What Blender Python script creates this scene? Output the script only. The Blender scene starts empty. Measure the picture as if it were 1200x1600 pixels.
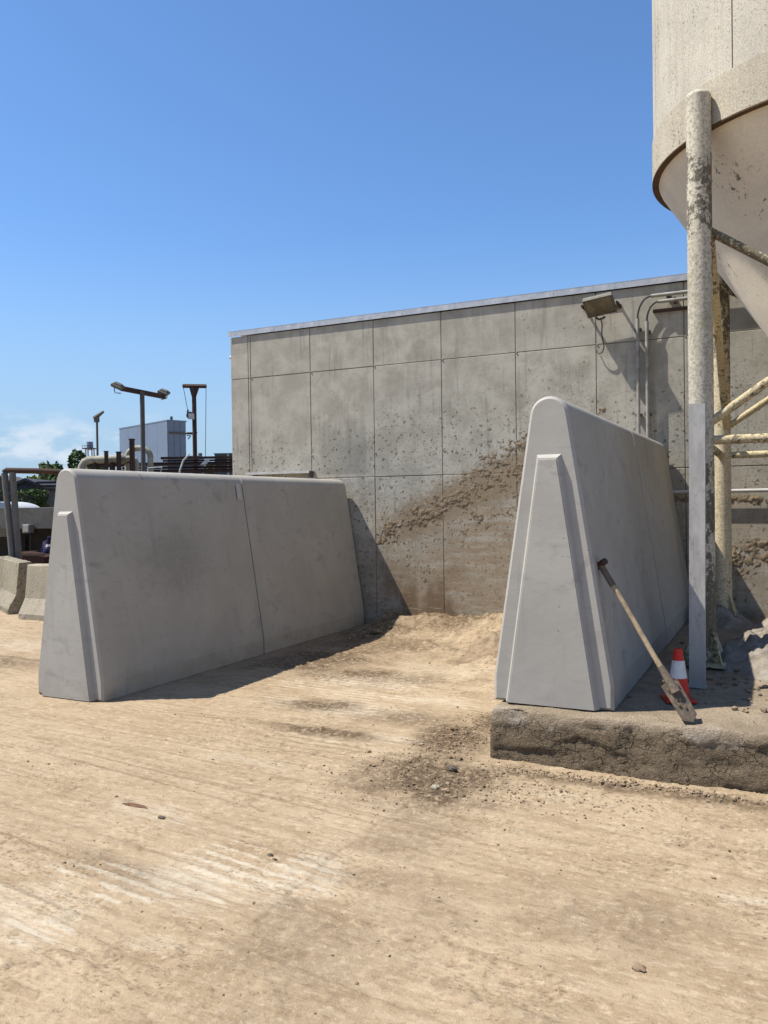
import bpy, bmesh, math, random
import numpy as np
from mathutils import Vector, Matrix

# ---------------------------------------------------------------- camera, sky, sun, exposure
sc = bpy.context.scene
COL = sc.collection
YAW, PITCH, ROLL, FOC, CAMH = math.radians(26.1), math.radians(-0.58), 0.0135, 1280.0, 1.63
_f = Vector((-math.sin(YAW)*math.cos(PITCH), math.cos(YAW)*math.cos(PITCH), math.sin(PITCH)))
_r = _f.cross(Vector((0, 0, 1))).normalized()
_u = _r.cross(_f)
_cr, _sr = math.cos(ROLL), math.sin(ROLL)
RGT, UPV = _cr*_r - _sr*_u, _sr*_r + _cr*_u
cam = bpy.data.cameras.new("camera")
cam.sensor_fit = 'VERTICAL'; cam.sensor_height = 24.0; cam.lens = 24.0*FOC/1600.0
cam.clip_start = 0.05; cam.clip_end = 6000
camo = bpy.data.objects.new("camera", cam); COL.objects.link(camo)
m = Matrix((RGT, UPV, -_f)).transposed().to_4x4(); m.translation = Vector((0, 0, CAMH))
camo.matrix_world = m
sc.camera = camo

SUNV = Vector((-0.54, -0.245, 1.0)).normalized()       # towards the sun
world = bpy.data.worlds.new("World"); sc.world = world; world.use_nodes = True
SKY_STRENGTH, SUN_STRENGTH = 0.101, 5.0
sun = bpy.data.lights.new("sun", 'SUN'); sun.energy = SUN_STRENGTH; sun.angle = math.radians(0.5); sun.color = (1.0, 0.955, 0.88)
suno = bpy.data.objects.new("sun", sun); COL.objects.link(suno)
suno.rotation_euler = SUNV.to_track_quat('Z', 'Y').to_euler()
suno.location = (-20, -10, 40)
vs = sc.view_settings
vs.view_transform = 'Standard'; vs.look = 'None'; vs.exposure = 0.61; vs.gamma = 1.0; vs.use_curve_mapping = False

def spot(px, py, d):
    """a far place seen at bearing px, elevation py, d metres ahead"""
    v = _f + RGT*((px-600)/FOC) - UPV*((py-800)/FOC)
    return Vector((0, 0, CAMH)) + v*d

# ---------------------------------------------------------------- node helpers
class NT:
    def __init__(s, tree):
        s.t = tree; s.n = tree.nodes; s.l = tree.links
    def new(s, typ, **kw):
        nd = s.n.new(typ)
        for k, v in kw.items(): setattr(nd, k, v)
        return nd
    def put(s, sock, v):
        if v is None: return
        if hasattr(v, 'is_output') or isinstance(v, bpy.types.NodeSocket): s.l.new(v, sock)
        elif isinstance(v, (tuple, list)):
            if len(v) == 3 and sock.type == 'RGBA': v = (*v, 1)
            sock.default_value = v
        else: sock.default_value = v
    def math(s, op, a, b=None, c=None, clamp=False):
        nd = s.new('ShaderNodeMath', operation=op, use_clamp=clamp)
        s.put(nd.inputs[0], a); s.put(nd.inputs[1], b); s.put(nd.inputs[2], c)
        return nd.outputs[0]
    def vmul(s, v, k):
        nd = s.new('ShaderNodeVectorMath', operation='MULTIPLY'); s.put(nd.inputs[0], v); s.put(nd.inputs[1], k); return nd.outputs[0]
    def vadd(s, v, k):
        nd = s.new('ShaderNodeVectorMath', operation='ADD'); s.put(nd.inputs[0], v); s.put(nd.inputs[1], k); return nd.outputs[0]
    def pos(s): return s.new('ShaderNodeNewGeometry').outputs['Position']
    def obj(s): return s.new('ShaderNodeTexCoord').outputs['Object']
    def rnd(s): return s.new('ShaderNodeObjectInfo').outputs['Random']
    def sep(s, v):
        nd = s.new('ShaderNodeSeparateXYZ'); s.put(nd.inputs[0], v); return nd.outputs
    def noise(s, v, scale=5, detail=4, rough=0.55, dist=0.0, color=False):
        nd = s.new('ShaderNodeTexNoise'); s.put(nd.inputs['Vector'], v)
        nd.inputs['Scale'].default_value = scale; nd.inputs['Detail'].default_value = detail
        nd.inputs['Roughness'].default_value = rough; nd.inputs['Distortion'].default_value = dist
        return nd.outputs['Color' if color else 'Fac']
    def voro(s, v, scale=5, feature='F1', out='Distance', rand=1.0):
        nd = s.new('ShaderNodeTexVoronoi', feature=feature); s.put(nd.inputs['Vector'], v)
        nd.inputs['Scale'].default_value = scale; nd.inputs['Randomness'].default_value = rand
        return nd.outputs[out]
    def map(s, v, a, b, c=0.0, d=1.0):
        nd = s.new('ShaderNodeMapRange', clamp=True, interpolation_type='SMOOTHSTEP')
        s.put(nd.inputs[0], v)
        for i, q in enumerate((a, b, c, d)): s.put(nd.inputs[1+i], q)
        return nd.outputs[0]
    def mix(s, f, a, b, mode='MIX'):
        nd = s.new('ShaderNodeMix', data_type='RGBA', blend_type=mode, clamp_factor=True)
        s.put(nd.inputs[0], f); s.put(nd.inputs[6], a); s.put(nd.inputs[7], b)
        return nd.outputs[2]
    def attr(s, name):
        return s.new('ShaderNodeAttribute', attribute_name=name).outputs['Fac']
    def bump(s, h, strength=0.3, dist=0.01, normal=None):
        nd = s.new('ShaderNodeBump'); nd.inputs['Strength'].default_value = strength; nd.inputs['Distance'].default_value = dist
        s.put(nd.inputs['Height'], h)
        if normal is not None: s.put(nd.inputs['Normal'], normal)
        return nd.outputs[0]

def mat(name, fn):
    mt = bpy.data.materials.new(name); mt.use_nodes = True
    t = NT(mt.node_tree); t.n.clear()
    out = t.new('ShaderNodeOutputMaterial'); bs = t.new('ShaderNodeBsdfPrincipled')
    t.l.new(bs.outputs[0], out.inputs[0])
    r = fn(t)
    t.put(bs.inputs['Base Color'], r.get('c', (.5, .5, .5)))
    t.put(bs.inputs['Roughness'], r.get('r', .85))
    t.put(bs.inputs['Metallic'], r.get('m', 0.0))
    t.put(bs.inputs['Specular IOR Level'], r.get('s', 0.3))
    if 'n' in r: t.put(bs.inputs['Normal'], r['n'])
    if 'tr' in r: t.put(bs.inputs['Transmission Weight'], r['tr'])
    return mt

def plain(name, c, rough=.7, metal=0.0, var=.25, scale=6., dirt=None, dirt_amt=.4, bump=.15, fine=60):
    def fn(t):
        p = t.obj()
        n1 = t.noise(p, scale, 5, .6)
        n2 = t.noise(p, fine, 3, .6)
        col = t.mix(t.map(n1, .3, .7), tuple(x*(1-var) for x in c), tuple(min(1, x*(1+var*.5)) for x in c))
        if dirt:
            k = t.math('MULTIPLY', t.map(t.noise(p, scale*2.3, 6, .7), .48, .62), dirt_amt)
            col = t.mix(k, col, dirt)
        col = t.mix(t.map(n2, .35, .75, 0, .25), col, tuple(x*.6 for x in c))
        return dict(c=col, r=t.map(n1, .2, .8, rough-.1, min(1, rough+.1)), m=metal, n=t.bump(n2, bump, .004))
    return mat(name, fn)

# ---------------------------------------------------------------- world: Nishita sky with a few low clouds
CLOUD_SHIFT = (9.59, 4.27, 0.0)
def build_world():
    t = NT(world.node_tree); t.n.clear()
    out = t.new('ShaderNodeOutputWorld'); bg = t.new('ShaderNodeBackground')
    sky = t.new('ShaderNodeTexSky', sky_type='NISHITA', sun_disc=False)
    sky.sun_elevation = math.asin(SUNV.z); sky.sun_rotation = math.atan2(SUNV.x, SUNV.y) % (2*math.pi)
    sky.altitude = 0; sky.air_density = 1.0; sky.dust_density = 0.35; sky.ozone_density = 3.0
    d = t.new('ShaderNodeTexCoord').outputs['Generated']
    x, y, z = t.sep(d)
    band = t.math('MULTIPLY', t.map(z, -.01, .03), t.map(z, .075, .12, 1, 0))
    n = t.noise(t.vadd(t.vmul(d, (1, 1, 2.4)), CLOUD_SHIFT), 10.0, 6, .58)
    n2 = t.noise(t.vadd(t.vmul(d, (1, 1, 2.2)), CLOUD_SHIFT), 2.4, 2, .5)
    k = t.math('MULTIPLY', t.math('MULTIPLY', t.map(n, .47, .62), band), t.map(n2, .44, .56))
    base = t.mix(1.0, sky.outputs[0], (.74, .95, 1.16), 'MULTIPLY')
    base = t.mix(t.map(z, -.01, .33, .95, 0), base, (2.65, 3.75, 4.95))
    col = t.mix(t.math('MULTIPLY', k, .6), base, (5.6, 5.9, 6.4))
    t.put(bg.inputs[0], col); bg.inputs[1].default_value = SKY_STRENGTH
    t.l.new(bg.outputs[0], out.inputs[0])
build_world()

# ---------------------------------------------------------------- numpy noise
_rng = np.random.default_rng(7)
_TAB = _rng.random((512, 512))
def vnoise(x, y, seed=0):
    x = np.asarray(x, float)+seed*17.31; y = np.asarray(y, float)+seed*9.77
    xi = np.floor(x).astype(int); yi = np.floor(y).astype(int)
    fx = x-xi; fy = y-yi; fx = fx*fx*(3-2*fx); fy = fy*fy*(3-2*fy)
    a = _TAB[xi % 512, yi % 512]; b = _TAB[(xi+1) % 512, yi % 512]
    c = _TAB[xi % 512, (yi+1) % 512]; d = _TAB[(xi+1) % 512, (yi+1) % 512]
    return (a*(1-fx)+b*fx)*(1-fy)+(c*(1-fx)+d*fx)*fy
def fbm(x, y, o=4, seed=0, gain=.5):
    s = 0; amp = 1; tot = 0
    for i in range(o):
        s = s+amp*vnoise(x*2**i, y*2**i, seed+i*3); tot += amp; amp *= gain
    return s/tot
def sstep(a, b, v):
    t = np.clip((v-a)/(b-a), 0, 1); return t*t*(3-2*t)
def blob(x, y, cx, cy, rx, ry, rot=0, soft=.6, seed=0, wob=.5):
    c, s = math.cos(rot), math.sin(rot)
    u = ((x-cx)*c+(y-cy)*s)/rx; v = (-(x-cx)*s+(y-cy)*c)/ry
    r = np.sqrt(u*u+v*v)+wob*(fbm(x*4, y*4, 4, seed)-.5)*2
    return 1-sstep(1-soft, 1+soft*.4, r)

# ---------------------------------------------------------------- mesh helpers
def link(name, me, parent=None, loc=None):
    o = bpy.data.objects.new(name, me); COL.objects.link(o)
    if parent is not None: o.parent = parent
    if loc is not None: o.location = loc
    return o
def tag(o, label=None, cat=None, group=None, kind=None):
    if label: o['label'] = label
    if cat: o['category'] = cat
    if group: o['group'] = group
    if kind: o['kind'] = kind
    return o
def thing(name, label, cat, loc=(0, 0, 0), rz=0, group=None):
    o = bpy.data.objects.new(name, None); COL.objects.link(o); o.empty_display_size = .2
    o.location = loc; o.rotation_euler = (0, 0, rz)
    return tag(o, label, cat, group)
def part(name, bm, mt, parent, loc=None, smooth=False, rot=None):
    me = bpy.data.meshes.new(name); bmesh.ops.recalc_face_normals(bm, faces=bm.faces[:])
    bm.to_mesh(me); bm.free()
    if smooth:
        for p in me.polygons: p.use_smooth = True
        me.set_sharp_from_angle(angle=math.radians(38))
    me.materials.append(mt)
    o = link(name, me, parent, loc)
    if rot is not None: o.rotation_euler = rot
    return o
def box(bm, c, s, rz=0, bev=0.0, mtx=None):
    M = Matrix.Translation(Vector(c)) @ Matrix.Rotation(rz, 4, 'Z')
    if mtx is not None: M = mtx @ M
    r = bmesh.ops.create_cube(bm, size=1, matrix=M @ Matrix.Diagonal((s[0], s[1], s[2], 1)))
    if bev > 0:
        ed = list({e for v in r['verts'] for e in v.link_edges})
        bmesh.ops.bevel(bm, geom=ed, offset=bev, segments=1, affect='EDGES', profile=.7)
    return bm
def bbox(c, s, rz=0, bev=0.0):
    return box(bmesh.new(), c, s, rz, bev)
def tube(bm, pts, r, seg=12, caps=True, radii=None):
    pts = [Vector(p) for p in pts]; rings = []
    n = len(pts); up = None
    for i, p in enumerate(pts):
        d = (pts[min(i+1, n-1)]-pts[max(i-1, 0)]).normalized()
        if up is None:
            up = Vector((0, 0, 1)) if abs(d.z) < .9 else Vector((1, 0, 0))
        a = d.cross(up).normalized(); b = a.cross(d).normalized(); up = b
        rr = radii[i] if radii else r
        rings.append([bm.verts.new(p+(a*math.cos(2*math.pi*k/seg)+b*math.sin(2*math.pi*k/seg))*rr) for k in range(seg)])
    for i in range(n-1):
        for k in range(seg):
            bm.faces.new((rings[i][k], rings[i][(k+1) % seg], rings[i+1][(k+1) % seg], rings[i+1][k]))
    if caps:
        bm.faces.new(rings[0][::-1]); bm.faces.new(rings[-1])
    return bm
def btube(pts, r, seg=12, **k): return tube(bmesh.new(), pts, r, seg, **k)
def lathe(bm, prof, seg=48, c=(0, 0), closed=False):
    rings = []
    for (r, z) in prof:
        rings.append([bm.verts.new((c[0]+r*math.cos(2*math.pi*k/seg), c[1]+r*math.sin(2*math.pi*k/seg), z)) for k in range(seg)])
    n = len(rings)
    for i in range(n if closed else n-1):
        a, b = rings[i], rings[(i+1) % n]
        for k in range(seg):
            bm.faces.new((a[k], a[(k+1) % seg], b[(k+1) % seg], b[k]))
    return bm
def prism(bm, poly, y0, y1):
    a = [bm.verts.new((x, y0, z)) for x, z in poly]; b = [bm.verts.new((x, y1, z)) for x, z in poly]
    n = len(poly)
    for i in range(n): bm.faces.new((a[i], a[(i+1) % n], b[(i+1) % n], b[i]))
    bm.faces.new(a[::-1]); bm.faces.new(b)
    return bm
def arc(c, r, a0, a1, n, ax=(1, 0, 0), ay=(0, 0, 1)):
    ax, ay, c = Vector(ax), Vector(ay), Vector(c)
    return [c+ax*(r*math.cos(a0+(a1-a0)*i/n))+ay*(r*math.sin(a0+(a1-a0)*i/n)) for i in range(n+1)]
def npmesh(name, V, Fq, mt, smooth=True, attrs=None):
    me = bpy.data.meshes.new(name)
    V = np.asarray(V, np.float32); Fq = np.asarray(Fq, np.int32)
    k = Fq.shape[1]
    me.vertices.add(len(V)); me.vertices.foreach_set('co', V.ravel())
    me.loops.add(Fq.size); me.loops.foreach_set('vertex_index', Fq.ravel())
    me.polygons.add(len(Fq)); me.polygons.foreach_set('loop_start', np.arange(len(Fq), dtype=np.int32)*k)
    me.polygons.foreach_set('loop_total', np.full(len(Fq), k, np.int32))
    me.polygons.foreach_set('use_smooth', np.full(len(Fq), smooth, bool))
    for n, a in (attrs or {}).items():
        at = me.attributes.new(n, 'FLOAT', 'POINT'); at.data.foreach_set('value', np.asarray(a, np.float32).ravel())
    me.update(calc_edges=True); me.validate()
    me.materials.append(mt)
    return me
def gridfaces(nx, ny):
    i = np.arange(nx-1)[:, None]*ny+np.arange(ny-1)[None, :]
    return np.stack([i, i+ny, i+ny+1, i+1], -1).reshape(-1, 4)
def rockbox(size, cell, rad, amp, freq, seed=0, taper=None):
    """closed box surface with rounded, chipped edges (returns V, F); base at z=0, centred in x and y"""
    sx, sy, sz = size; Vs, Fs = [], []; off = 0
    def face(o, u, v, nu, nv):
        nonlocal off
        a = np.linspace(0, 1, nu)[:, None, None]; b = np.linspace(0, 1, nv)[None, :, None]
        P = (np.array(o)+a*np.array(u)+b*np.array(v)).reshape(-1, 3)
        Vs.append(P); Fs.append(gridfaces(nu, nv)+off); off += len(P)
    N = lambda s: max(2, int(s/cell)+1)
    hx, hy = sx/2, sy/2
    face((-hx, -hy, 0), (sx, 0, 0), (0, 0, sz), N(sx), N(sz)); face((hx, hy, 0), (-sx, 0, 0), (0, 0, sz), N(sx), N(sz))
    face((hx, -hy, 0), (0, sy, 0), (0, 0, sz), N(sy), N(sz)); face((-hx, hy, 0), (0, -sy, 0), (0, 0, sz), N(sy), N(sz))
    face((-hx, -hy, sz), (sx, 0, 0), (0, sy, 0), N(sx), N(sy))
    V = np.concatenate(Vs); Fq = np.concatenate(Fs)
    lo = np.array([-hx+rad, -hy+rad, -1]); hi = np.array([hx-rad, hy-rad, sz-rad])
    q = np.clip(V, lo, hi); d = V-q; L = np.linalg.norm(d, axis=1, keepdims=True)
    nrm = np.where(L > 1e-6, d/np.maximum(L, 1e-6), 0)
    x, y, z = V.T
    n = (fbm((x+z*.7)*freq, (y-z*.9)*freq, 5, seed)-.5)*2+(fbm((x-y)*freq*3, z*freq*3+y*freq, 3, seed+5)-.5)*.7
    V = q+nrm*(rad+(n*amp)[:, None])
    if taper: V = taper(V)
    return V, Fq

# ---------------------------------------------------------------- materials
def m_ground(t):
    p = t.pos()
    n_big = t.noise(p, .9, 4, .6)
    n_mid = t.noise(t.vmul(p, (1.0, 3.2, 1)), 2.2, 6, .65, .6)
    n_str = t.noise(t.vmul(p, (.9, 13, 1)), 2.6, 5, .62, .4)
    n_fine = t.noise(p, 55, 4, .65)
    n_grit = t.noise(p, 190, 2, .6)
    dark, pale = t.attr('dark'), t.attr('pale')
    n_cl = t.noise(t.vmul(p, (1, 1.7, 1)), 16, 5, .72, .5)
    crack = t.attr('crack')
    c = t.mix(t.map(n_big, .35, .68), (0.308, 0.229, 0.141), (0.369, 0.280, 0.180))
    c = t.mix(t.map(n_mid, .44, .66, 0, .70), c, (0.248, 0.174, 0.102))
    c = t.mix(t.map(n_str, .50, .68, 0, .36), c, (0.412, 0.330, 0.227))
    c = t.mix(t.map(n_str, .30, .42, .35, 0), c, (0.219, 0.153, 0.088))
    c = t.mix(t.map(n_cl, .52, .64, 0, .75), c, (0.417, 0.326, 0.219))
    c = t.mix(t.map(n_cl, .33, .44, .75, 0), c, (.185, .130, .076))
    brk = t.noise(t.vmul(p, (1.2, 14, 1)), 6, 6, .75)
    pk = t.math('MULTIPLY', t.math('POWER', pale, .8), t.map(t.math('ADD', brk, t.math('MULTIPLY', pale, .22)), .56, .70))
    c = t.mix(t.math('MULTIPLY', pk, .80), c, (.47, .405, .305))
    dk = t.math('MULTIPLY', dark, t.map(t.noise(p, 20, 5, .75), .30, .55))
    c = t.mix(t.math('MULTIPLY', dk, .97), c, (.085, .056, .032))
    c = t.mix(t.math('MULTIPLY', crack, .75), c, (.11, .075, .045))  # crevice dirt and the thin relief shade of cracks, both painted in
    c = t.mix(t.map(n_fine, .54, .72, 0, .40), c, (.175, .125, .078))
    c = t.mix(t.map(n_grit, .60, .72, 0, .55), c, (.46, .39, .29))
    c = t.mix(t.map(n_grit, .26, .38, .5, 0), c, (.14, .10, .063))
    h = t.math('ADD', t.math('MULTIPLY', n_fine, .7), t.math('MULTIPLY', n_grit, .35))
    h = t.math('ADD', h, t.math('MULTIPLY', n_str, .8))
    return dict(c=c, r=.95, s=.15, n=t.bump(h, .55, .012))
M = {}
M['ground'] = mat('dry_dirt', m_ground)
def m_soil(c0, c1, pale):
    def fn(t):
        p = t.pos(); n = t.noise(p, 9, 6, .7); g = t.noise(p, 120, 3, .6)
        c = t.mix(t.map(n, .35, .65), c0, c1)
        c = t.mix(t.map(g, .56, .72, 0, .5), c, pale)
        return dict(c=c, r=.95, s=.15, n=t.bump(t.math('ADD', n, t.math('MULTIPLY', g, .4)), .6, .015))
    return fn
M['soil'] = mat('loose_soil', m_soil((.185, .130, .080), (.275, .205, .132), (.40, .33, .24)))
M['mud'] = mat('wall_mud', m_soil((.165, .122, .078), (.245, .185, .120), (.31, .245, .165)))
M['darksoil'] = mat('dark_soil', m_soil((.105, .070, .040), (.18, .125, .076), (.27, .20, .13)))
M['greymud'] = mat('grey_cement_mud', m_soil((.16, .135, .105), (.27, .235, .19), (.40, .36, .31)))

def m_barrier(t):
    p = t.pos(); r = t.rnd()
    q = t.vadd(p, t.vmul(t.new('ShaderNodeCombineXYZ').outputs[0], (1, 1, 1)))
    x, y, z = t.sep(p)
    n0 = t.noise(p, 1.5, 4, .6); n1 = t.noise(t.vmul(p, (1, 1, 1.6)), 4.5, 6, .68, .4); n2 = t.noise(p, 30, 4, .7); n3 = t.noise(p, 160, 2, .6)
    c = t.mix(t.map(n0, .3, .7), (0.333, 0.311, 0.270), (0.386, 0.363, 0.317))
    c = t.mix(t.map(r, 0, 1, 0, .16), c, (0.303, 0.286, 0.253))
    sp = t.math('MULTIPLY', t.map(n1, .52, .68), t.map(n0, .42, .60))
    c = t.mix(t.math('MULTIPLY', sp, .40), c, (.165, .155, .140))
    st = t.math('MULTIPLY', t.map(t.noise(t.vmul(p, (1, 2, 9)), 3, 5, .7), .58, .72), t.map(n0, .45, .55))
    c = t.mix(t.math('MULTIPLY', st, .32), c, (.165, .16, .152))
    dy = t.math('DIVIDE', t.math('SUBTRACT', y, 6.25), .62); dz = t.math('DIVIDE', t.math('SUBTRACT', z, 1.12), .42)
    rr = t.math('SQRT', t.math('ADD', t.math('MULTIPLY', dy, dy), t.math('MULTIPLY', dz, dz)))
    smk = t.math('MULTIPLY', t.map(t.math('ADD', rr, t.math('MULTIPLY', t.math('SUBTRACT', n1, .5), 2.2)), .25, 1.15, 1, 0), t.map(x, -5.0, -5.1))
    c = t.mix(t.math('MULTIPLY', smk, t.map(n2, .3, .65, .25, .50)), c, (.165, .158, .146))
    c = t.mix(t.map(n2, .62, .74, 0, .30), c, (.41, .395, .37))
    pit = t.voro(t.vadd(p, t.vmul(t.noise(p, 40, 2, .5, color=True), (.03, .03, .03))), 17); pk = t.math('MULTIPLY', t.map(pit, .05, .11, 1, 0), t.map(t.noise(p, 2.6, 3, .6), .52, .64))
    c = t.mix(t.math('MULTIPLY', pk, .75), c, (.10, .096, .09))
    drip = t.noise(t.vmul(p, (5, 5, .35)), 2.2, 5, .65)
    c = t.mix(t.map(drip, .56, .70, 0, .22), c, (.19, .18, .16))
    c = t.mix(t.map(drip, .30, .42, .20, 0), c, (.37, .355, .325))
    low = t.math('MULTIPLY', t.map(z, .02, .30, 1, 0), t.map(n1, .35, .6))
    c = t.mix(t.math('MULTIPLY', low, .25), c, (.24, .20, .145))
    h = t.math('SUBTRACT', t.math('ADD', t.math('MULTIPLY', n2, .5), t.math('MULTIPLY', n3, .25)), t.math('MULTIPLY', pk, .8))
    nb = t.bump(n0, .25, .03)
    return dict(c=c, r=t.map(n1, .3, .7, .62, .82), s=.3, n=t.bump(h, .22, .006, nb))
M['barrier'] = mat('smooth_grey_concrete', m_barrier)

def m_wall(t):
    p = t.pos(); x, y, z = t.sep(p); r = t.rnd()
    n0 = t.noise(p, .8, 4, .6); n1 = t.noise(p, 3.2, 6, .66, .3); n2 = t.noise(p, 22, 5, .7); n3 = t.noise(p, 90, 3, .6)
    c = t.mix(t.map(n1, .32, .68), (0.284, 0.262, 0.212), (0.428, 0.402, 0.334))
    c = t.mix(t.map(r, 0, 1, 0, .28), c, (.33, .31, .26))
    run = t.noise(t.vmul(p, (9, 9, .55)), 1.6, 5, .65)
    c = t.mix(t.map(run, .54, .70, 0, .55), c, (.20, .19, .16))
    c = t.mix(t.map(run, .28, .42, .35, 0), c, (.47, .455, .40))
    # dark damp stain of one panel
    sx = t.math('MULTIPLY', t.map(x, -5.92, -5.75), t.map(x, -5.15, -5.02, 1, 0))
    sz = t.math('MULTIPLY', t.map(z, 2.03, 2.06), t.map(t.math('ADD', z, t.math('MULTIPLY', run, -.9)), 2.05, 2.45, 1, 0))
    c = t.mix(t.math('MULTIPLY', t.math('MULTIPLY', sx, sz), .5), c, (.16, .16, .14))
    # splashed mud specks, thicker lower down and to the right
    den = t.math('ADD', t.map(z, 1.4, 3.6, .55, 0), t.map(x, -6.5, -3.5, 0, .18))
    v = t.voro(t.vadd(p, t.vmul(t.noise(p, 26, 3, .6, color=True), (.10, .10, .10))), 13)
    spk = t.math('MULTIPLY', t.map(v, .16, .30, 1, 0), t.map(t.math('ADD', t.noise(p, 5, 4, .7), den), .70, .92))
    c = t.mix(t.math('MULTIPLY', spk, .85), c, (.125, .098, .066))
    v2 = t.voro(p, 30)
    sp2 = t.math('MULTIPLY', t.map(v2, .16, .32, 1, 0), t.map(t.math('ADD', t.noise(p, 2.4, 3, .6), t.math('MULTIPLY', den, .8)), .66, .88))
    c = t.mix(t.math('MULTIPLY', sp2, .7), c, (.145, .115, .078))
    # brown film of dried mud below the pile line
    xr = t.math('MINIMUM', x, -3.0)
    line = t.math('ADD', t.math('MULTIPLY', t.math('ADD', xr, 4.0), .40), 1.70)
    under = t.math('SUBTRACT', t.math('ADD', line, t.math('MULTIPLY', n1, .7)), z)
    film = t.math('MULTIPLY', t.map(t.math('ADD', under, t.math('MULTIPLY', t.math('SUBTRACT', n0, .5), 1.6)), .05, 1.15), t.math('MULTIPLY', t.map(x, -7.0, -4.5), t.map(x, -2.4, -1.2, 1, .65)))
    band = t.map(t.noise(t.vmul(p, (.8, .8, 5)), 2.8, 6, .75), .34, .62, .25, 1)
    c = t.mix(t.math('MULTIPLY', t.math('MULTIPLY', film, band), .80), c, (.245, .175, .105))
    dl = t.math('ABSOLUTE', t.math('SUBTRACT', t.math('SUBTRACT', z, 1.62), t.math('MULTIPLY', t.math('ADD', x, 3.93), .41)))
    nr = t.math('MULTIPLY', t.map(dl, .08, .50, 1, 0), t.math('MULTIPLY', t.map(x, -5.4, -4.4), t.map(x, -2.5, -1.9, 1, 0)))
    smear = t.map(t.math('ADD', t.noise(p, 10, 6, .75), t.math('MULTIPLY', nr, .18)), .50, .64)
    c = t.mix(t.math('MULTIPLY', t.math('MULTIPLY', smear, nr), .85), c, (.225, .163, .098))
    wet = t.math('MULTIPLY', t.map(t.noise(t.vmul(p, (1, 1, .5)), 1.9, 4, .6), .47, .62), t.map(z, .25, 1.2, .9, 0))
    c = t.mix(t.math('MULTIPLY', wet, film), c, (.15, .10, .058))
    scr = t.math('MULTIPLY', t.map(t.noise(t.vmul(p, (1.6, 1, 22)), 2.2, 4, .6), .60, .70), t.map(z, .2, .9, 1, 0))
    c = t.mix(t.math('MULTIPLY', scr, .55), c, (.44, .39, .31))
    c = t.mix(t.map(n2, .60, .76, 0, .5), c, (.19, .175, .145))
    c = t.mix(t.map(n3, .60, .74, 0, .4), c, (.50, .48, .42))
    h = t.math('ADD', t.math('MULTIPLY', n2, .5), t.math('ADD', t.math('MULTIPLY', n3, .3), t.math('MULTIPLY', spk, .2)))
    return dict(c=c, r=.9, s=.2, n=t.bump(h, .4, .01))
M['wall'] = mat('weathered_cast_concrete', m_wall)
M['core'] = plain('joint_concrete', (.19, .175, .145), .95)
def _slab(t):
    p = t.pos(); x, y, z = t.sep(p)
    n1 = t.noise(p, 5, 6, .7, .4); n2 = t.noise(p, 28, 5, .7); n3 = t.noise(p, 110, 3, .6)
    c = t.mix(t.map(n1, .35, .65), (.245, .190, .128), (.335, .265, .185))
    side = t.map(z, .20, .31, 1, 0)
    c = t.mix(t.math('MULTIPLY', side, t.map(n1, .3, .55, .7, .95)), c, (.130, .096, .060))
    pal = t.math('MULTIPLY', t.map(t.noise(t.vmul(p, (1, 1, 2)), 3.1, 4, .6), .54, .66), t.math('MULTIPLY', t.map(z, .19, .25), t.map(y, 5.1, 5.0)))
    c = t.mix(t.math('MULTIPLY', pal, .55), c, (.38, .33, .275))
    c = t.mix(t.map(n2, .56, .70, 0, .6), c, (.105, .077, .047))
    c = t.mix(t.map(n3, .58, .72, 0, .5), c, (.38, .32, .24))
    vr = t.voro(t.vadd(t.vmul(p, (1, 1, 1.6)), t.vmul(t.noise(p, 12, 3, .6, color=True), (.12, .12, .12))), 13, 'DISTANCE_TO_EDGE')
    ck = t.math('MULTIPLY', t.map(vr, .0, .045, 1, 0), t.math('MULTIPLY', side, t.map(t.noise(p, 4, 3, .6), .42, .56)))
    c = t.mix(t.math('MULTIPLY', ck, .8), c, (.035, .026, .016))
    gl = t.noise(t.vmul(p, (1, 1, 1.8)), 52, 4, .75)
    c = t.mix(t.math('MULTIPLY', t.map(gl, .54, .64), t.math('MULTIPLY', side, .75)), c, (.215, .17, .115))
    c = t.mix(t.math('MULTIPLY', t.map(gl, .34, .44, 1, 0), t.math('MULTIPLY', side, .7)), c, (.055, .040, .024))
    h = t.math('ADD', t.math('ADD', n2, t.math('MULTIPLY', gl, .8)), t.math('SUBTRACT', t.math('MULTIPLY', n3, .5), t.math('MULTIPLY', ck, 1.2)))
    return dict(c=c, r=.95, s=.15, n=t.bump(h, .9, .02))
M['slab'] = mat('rough_slab_concrete', _slab)

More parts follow.
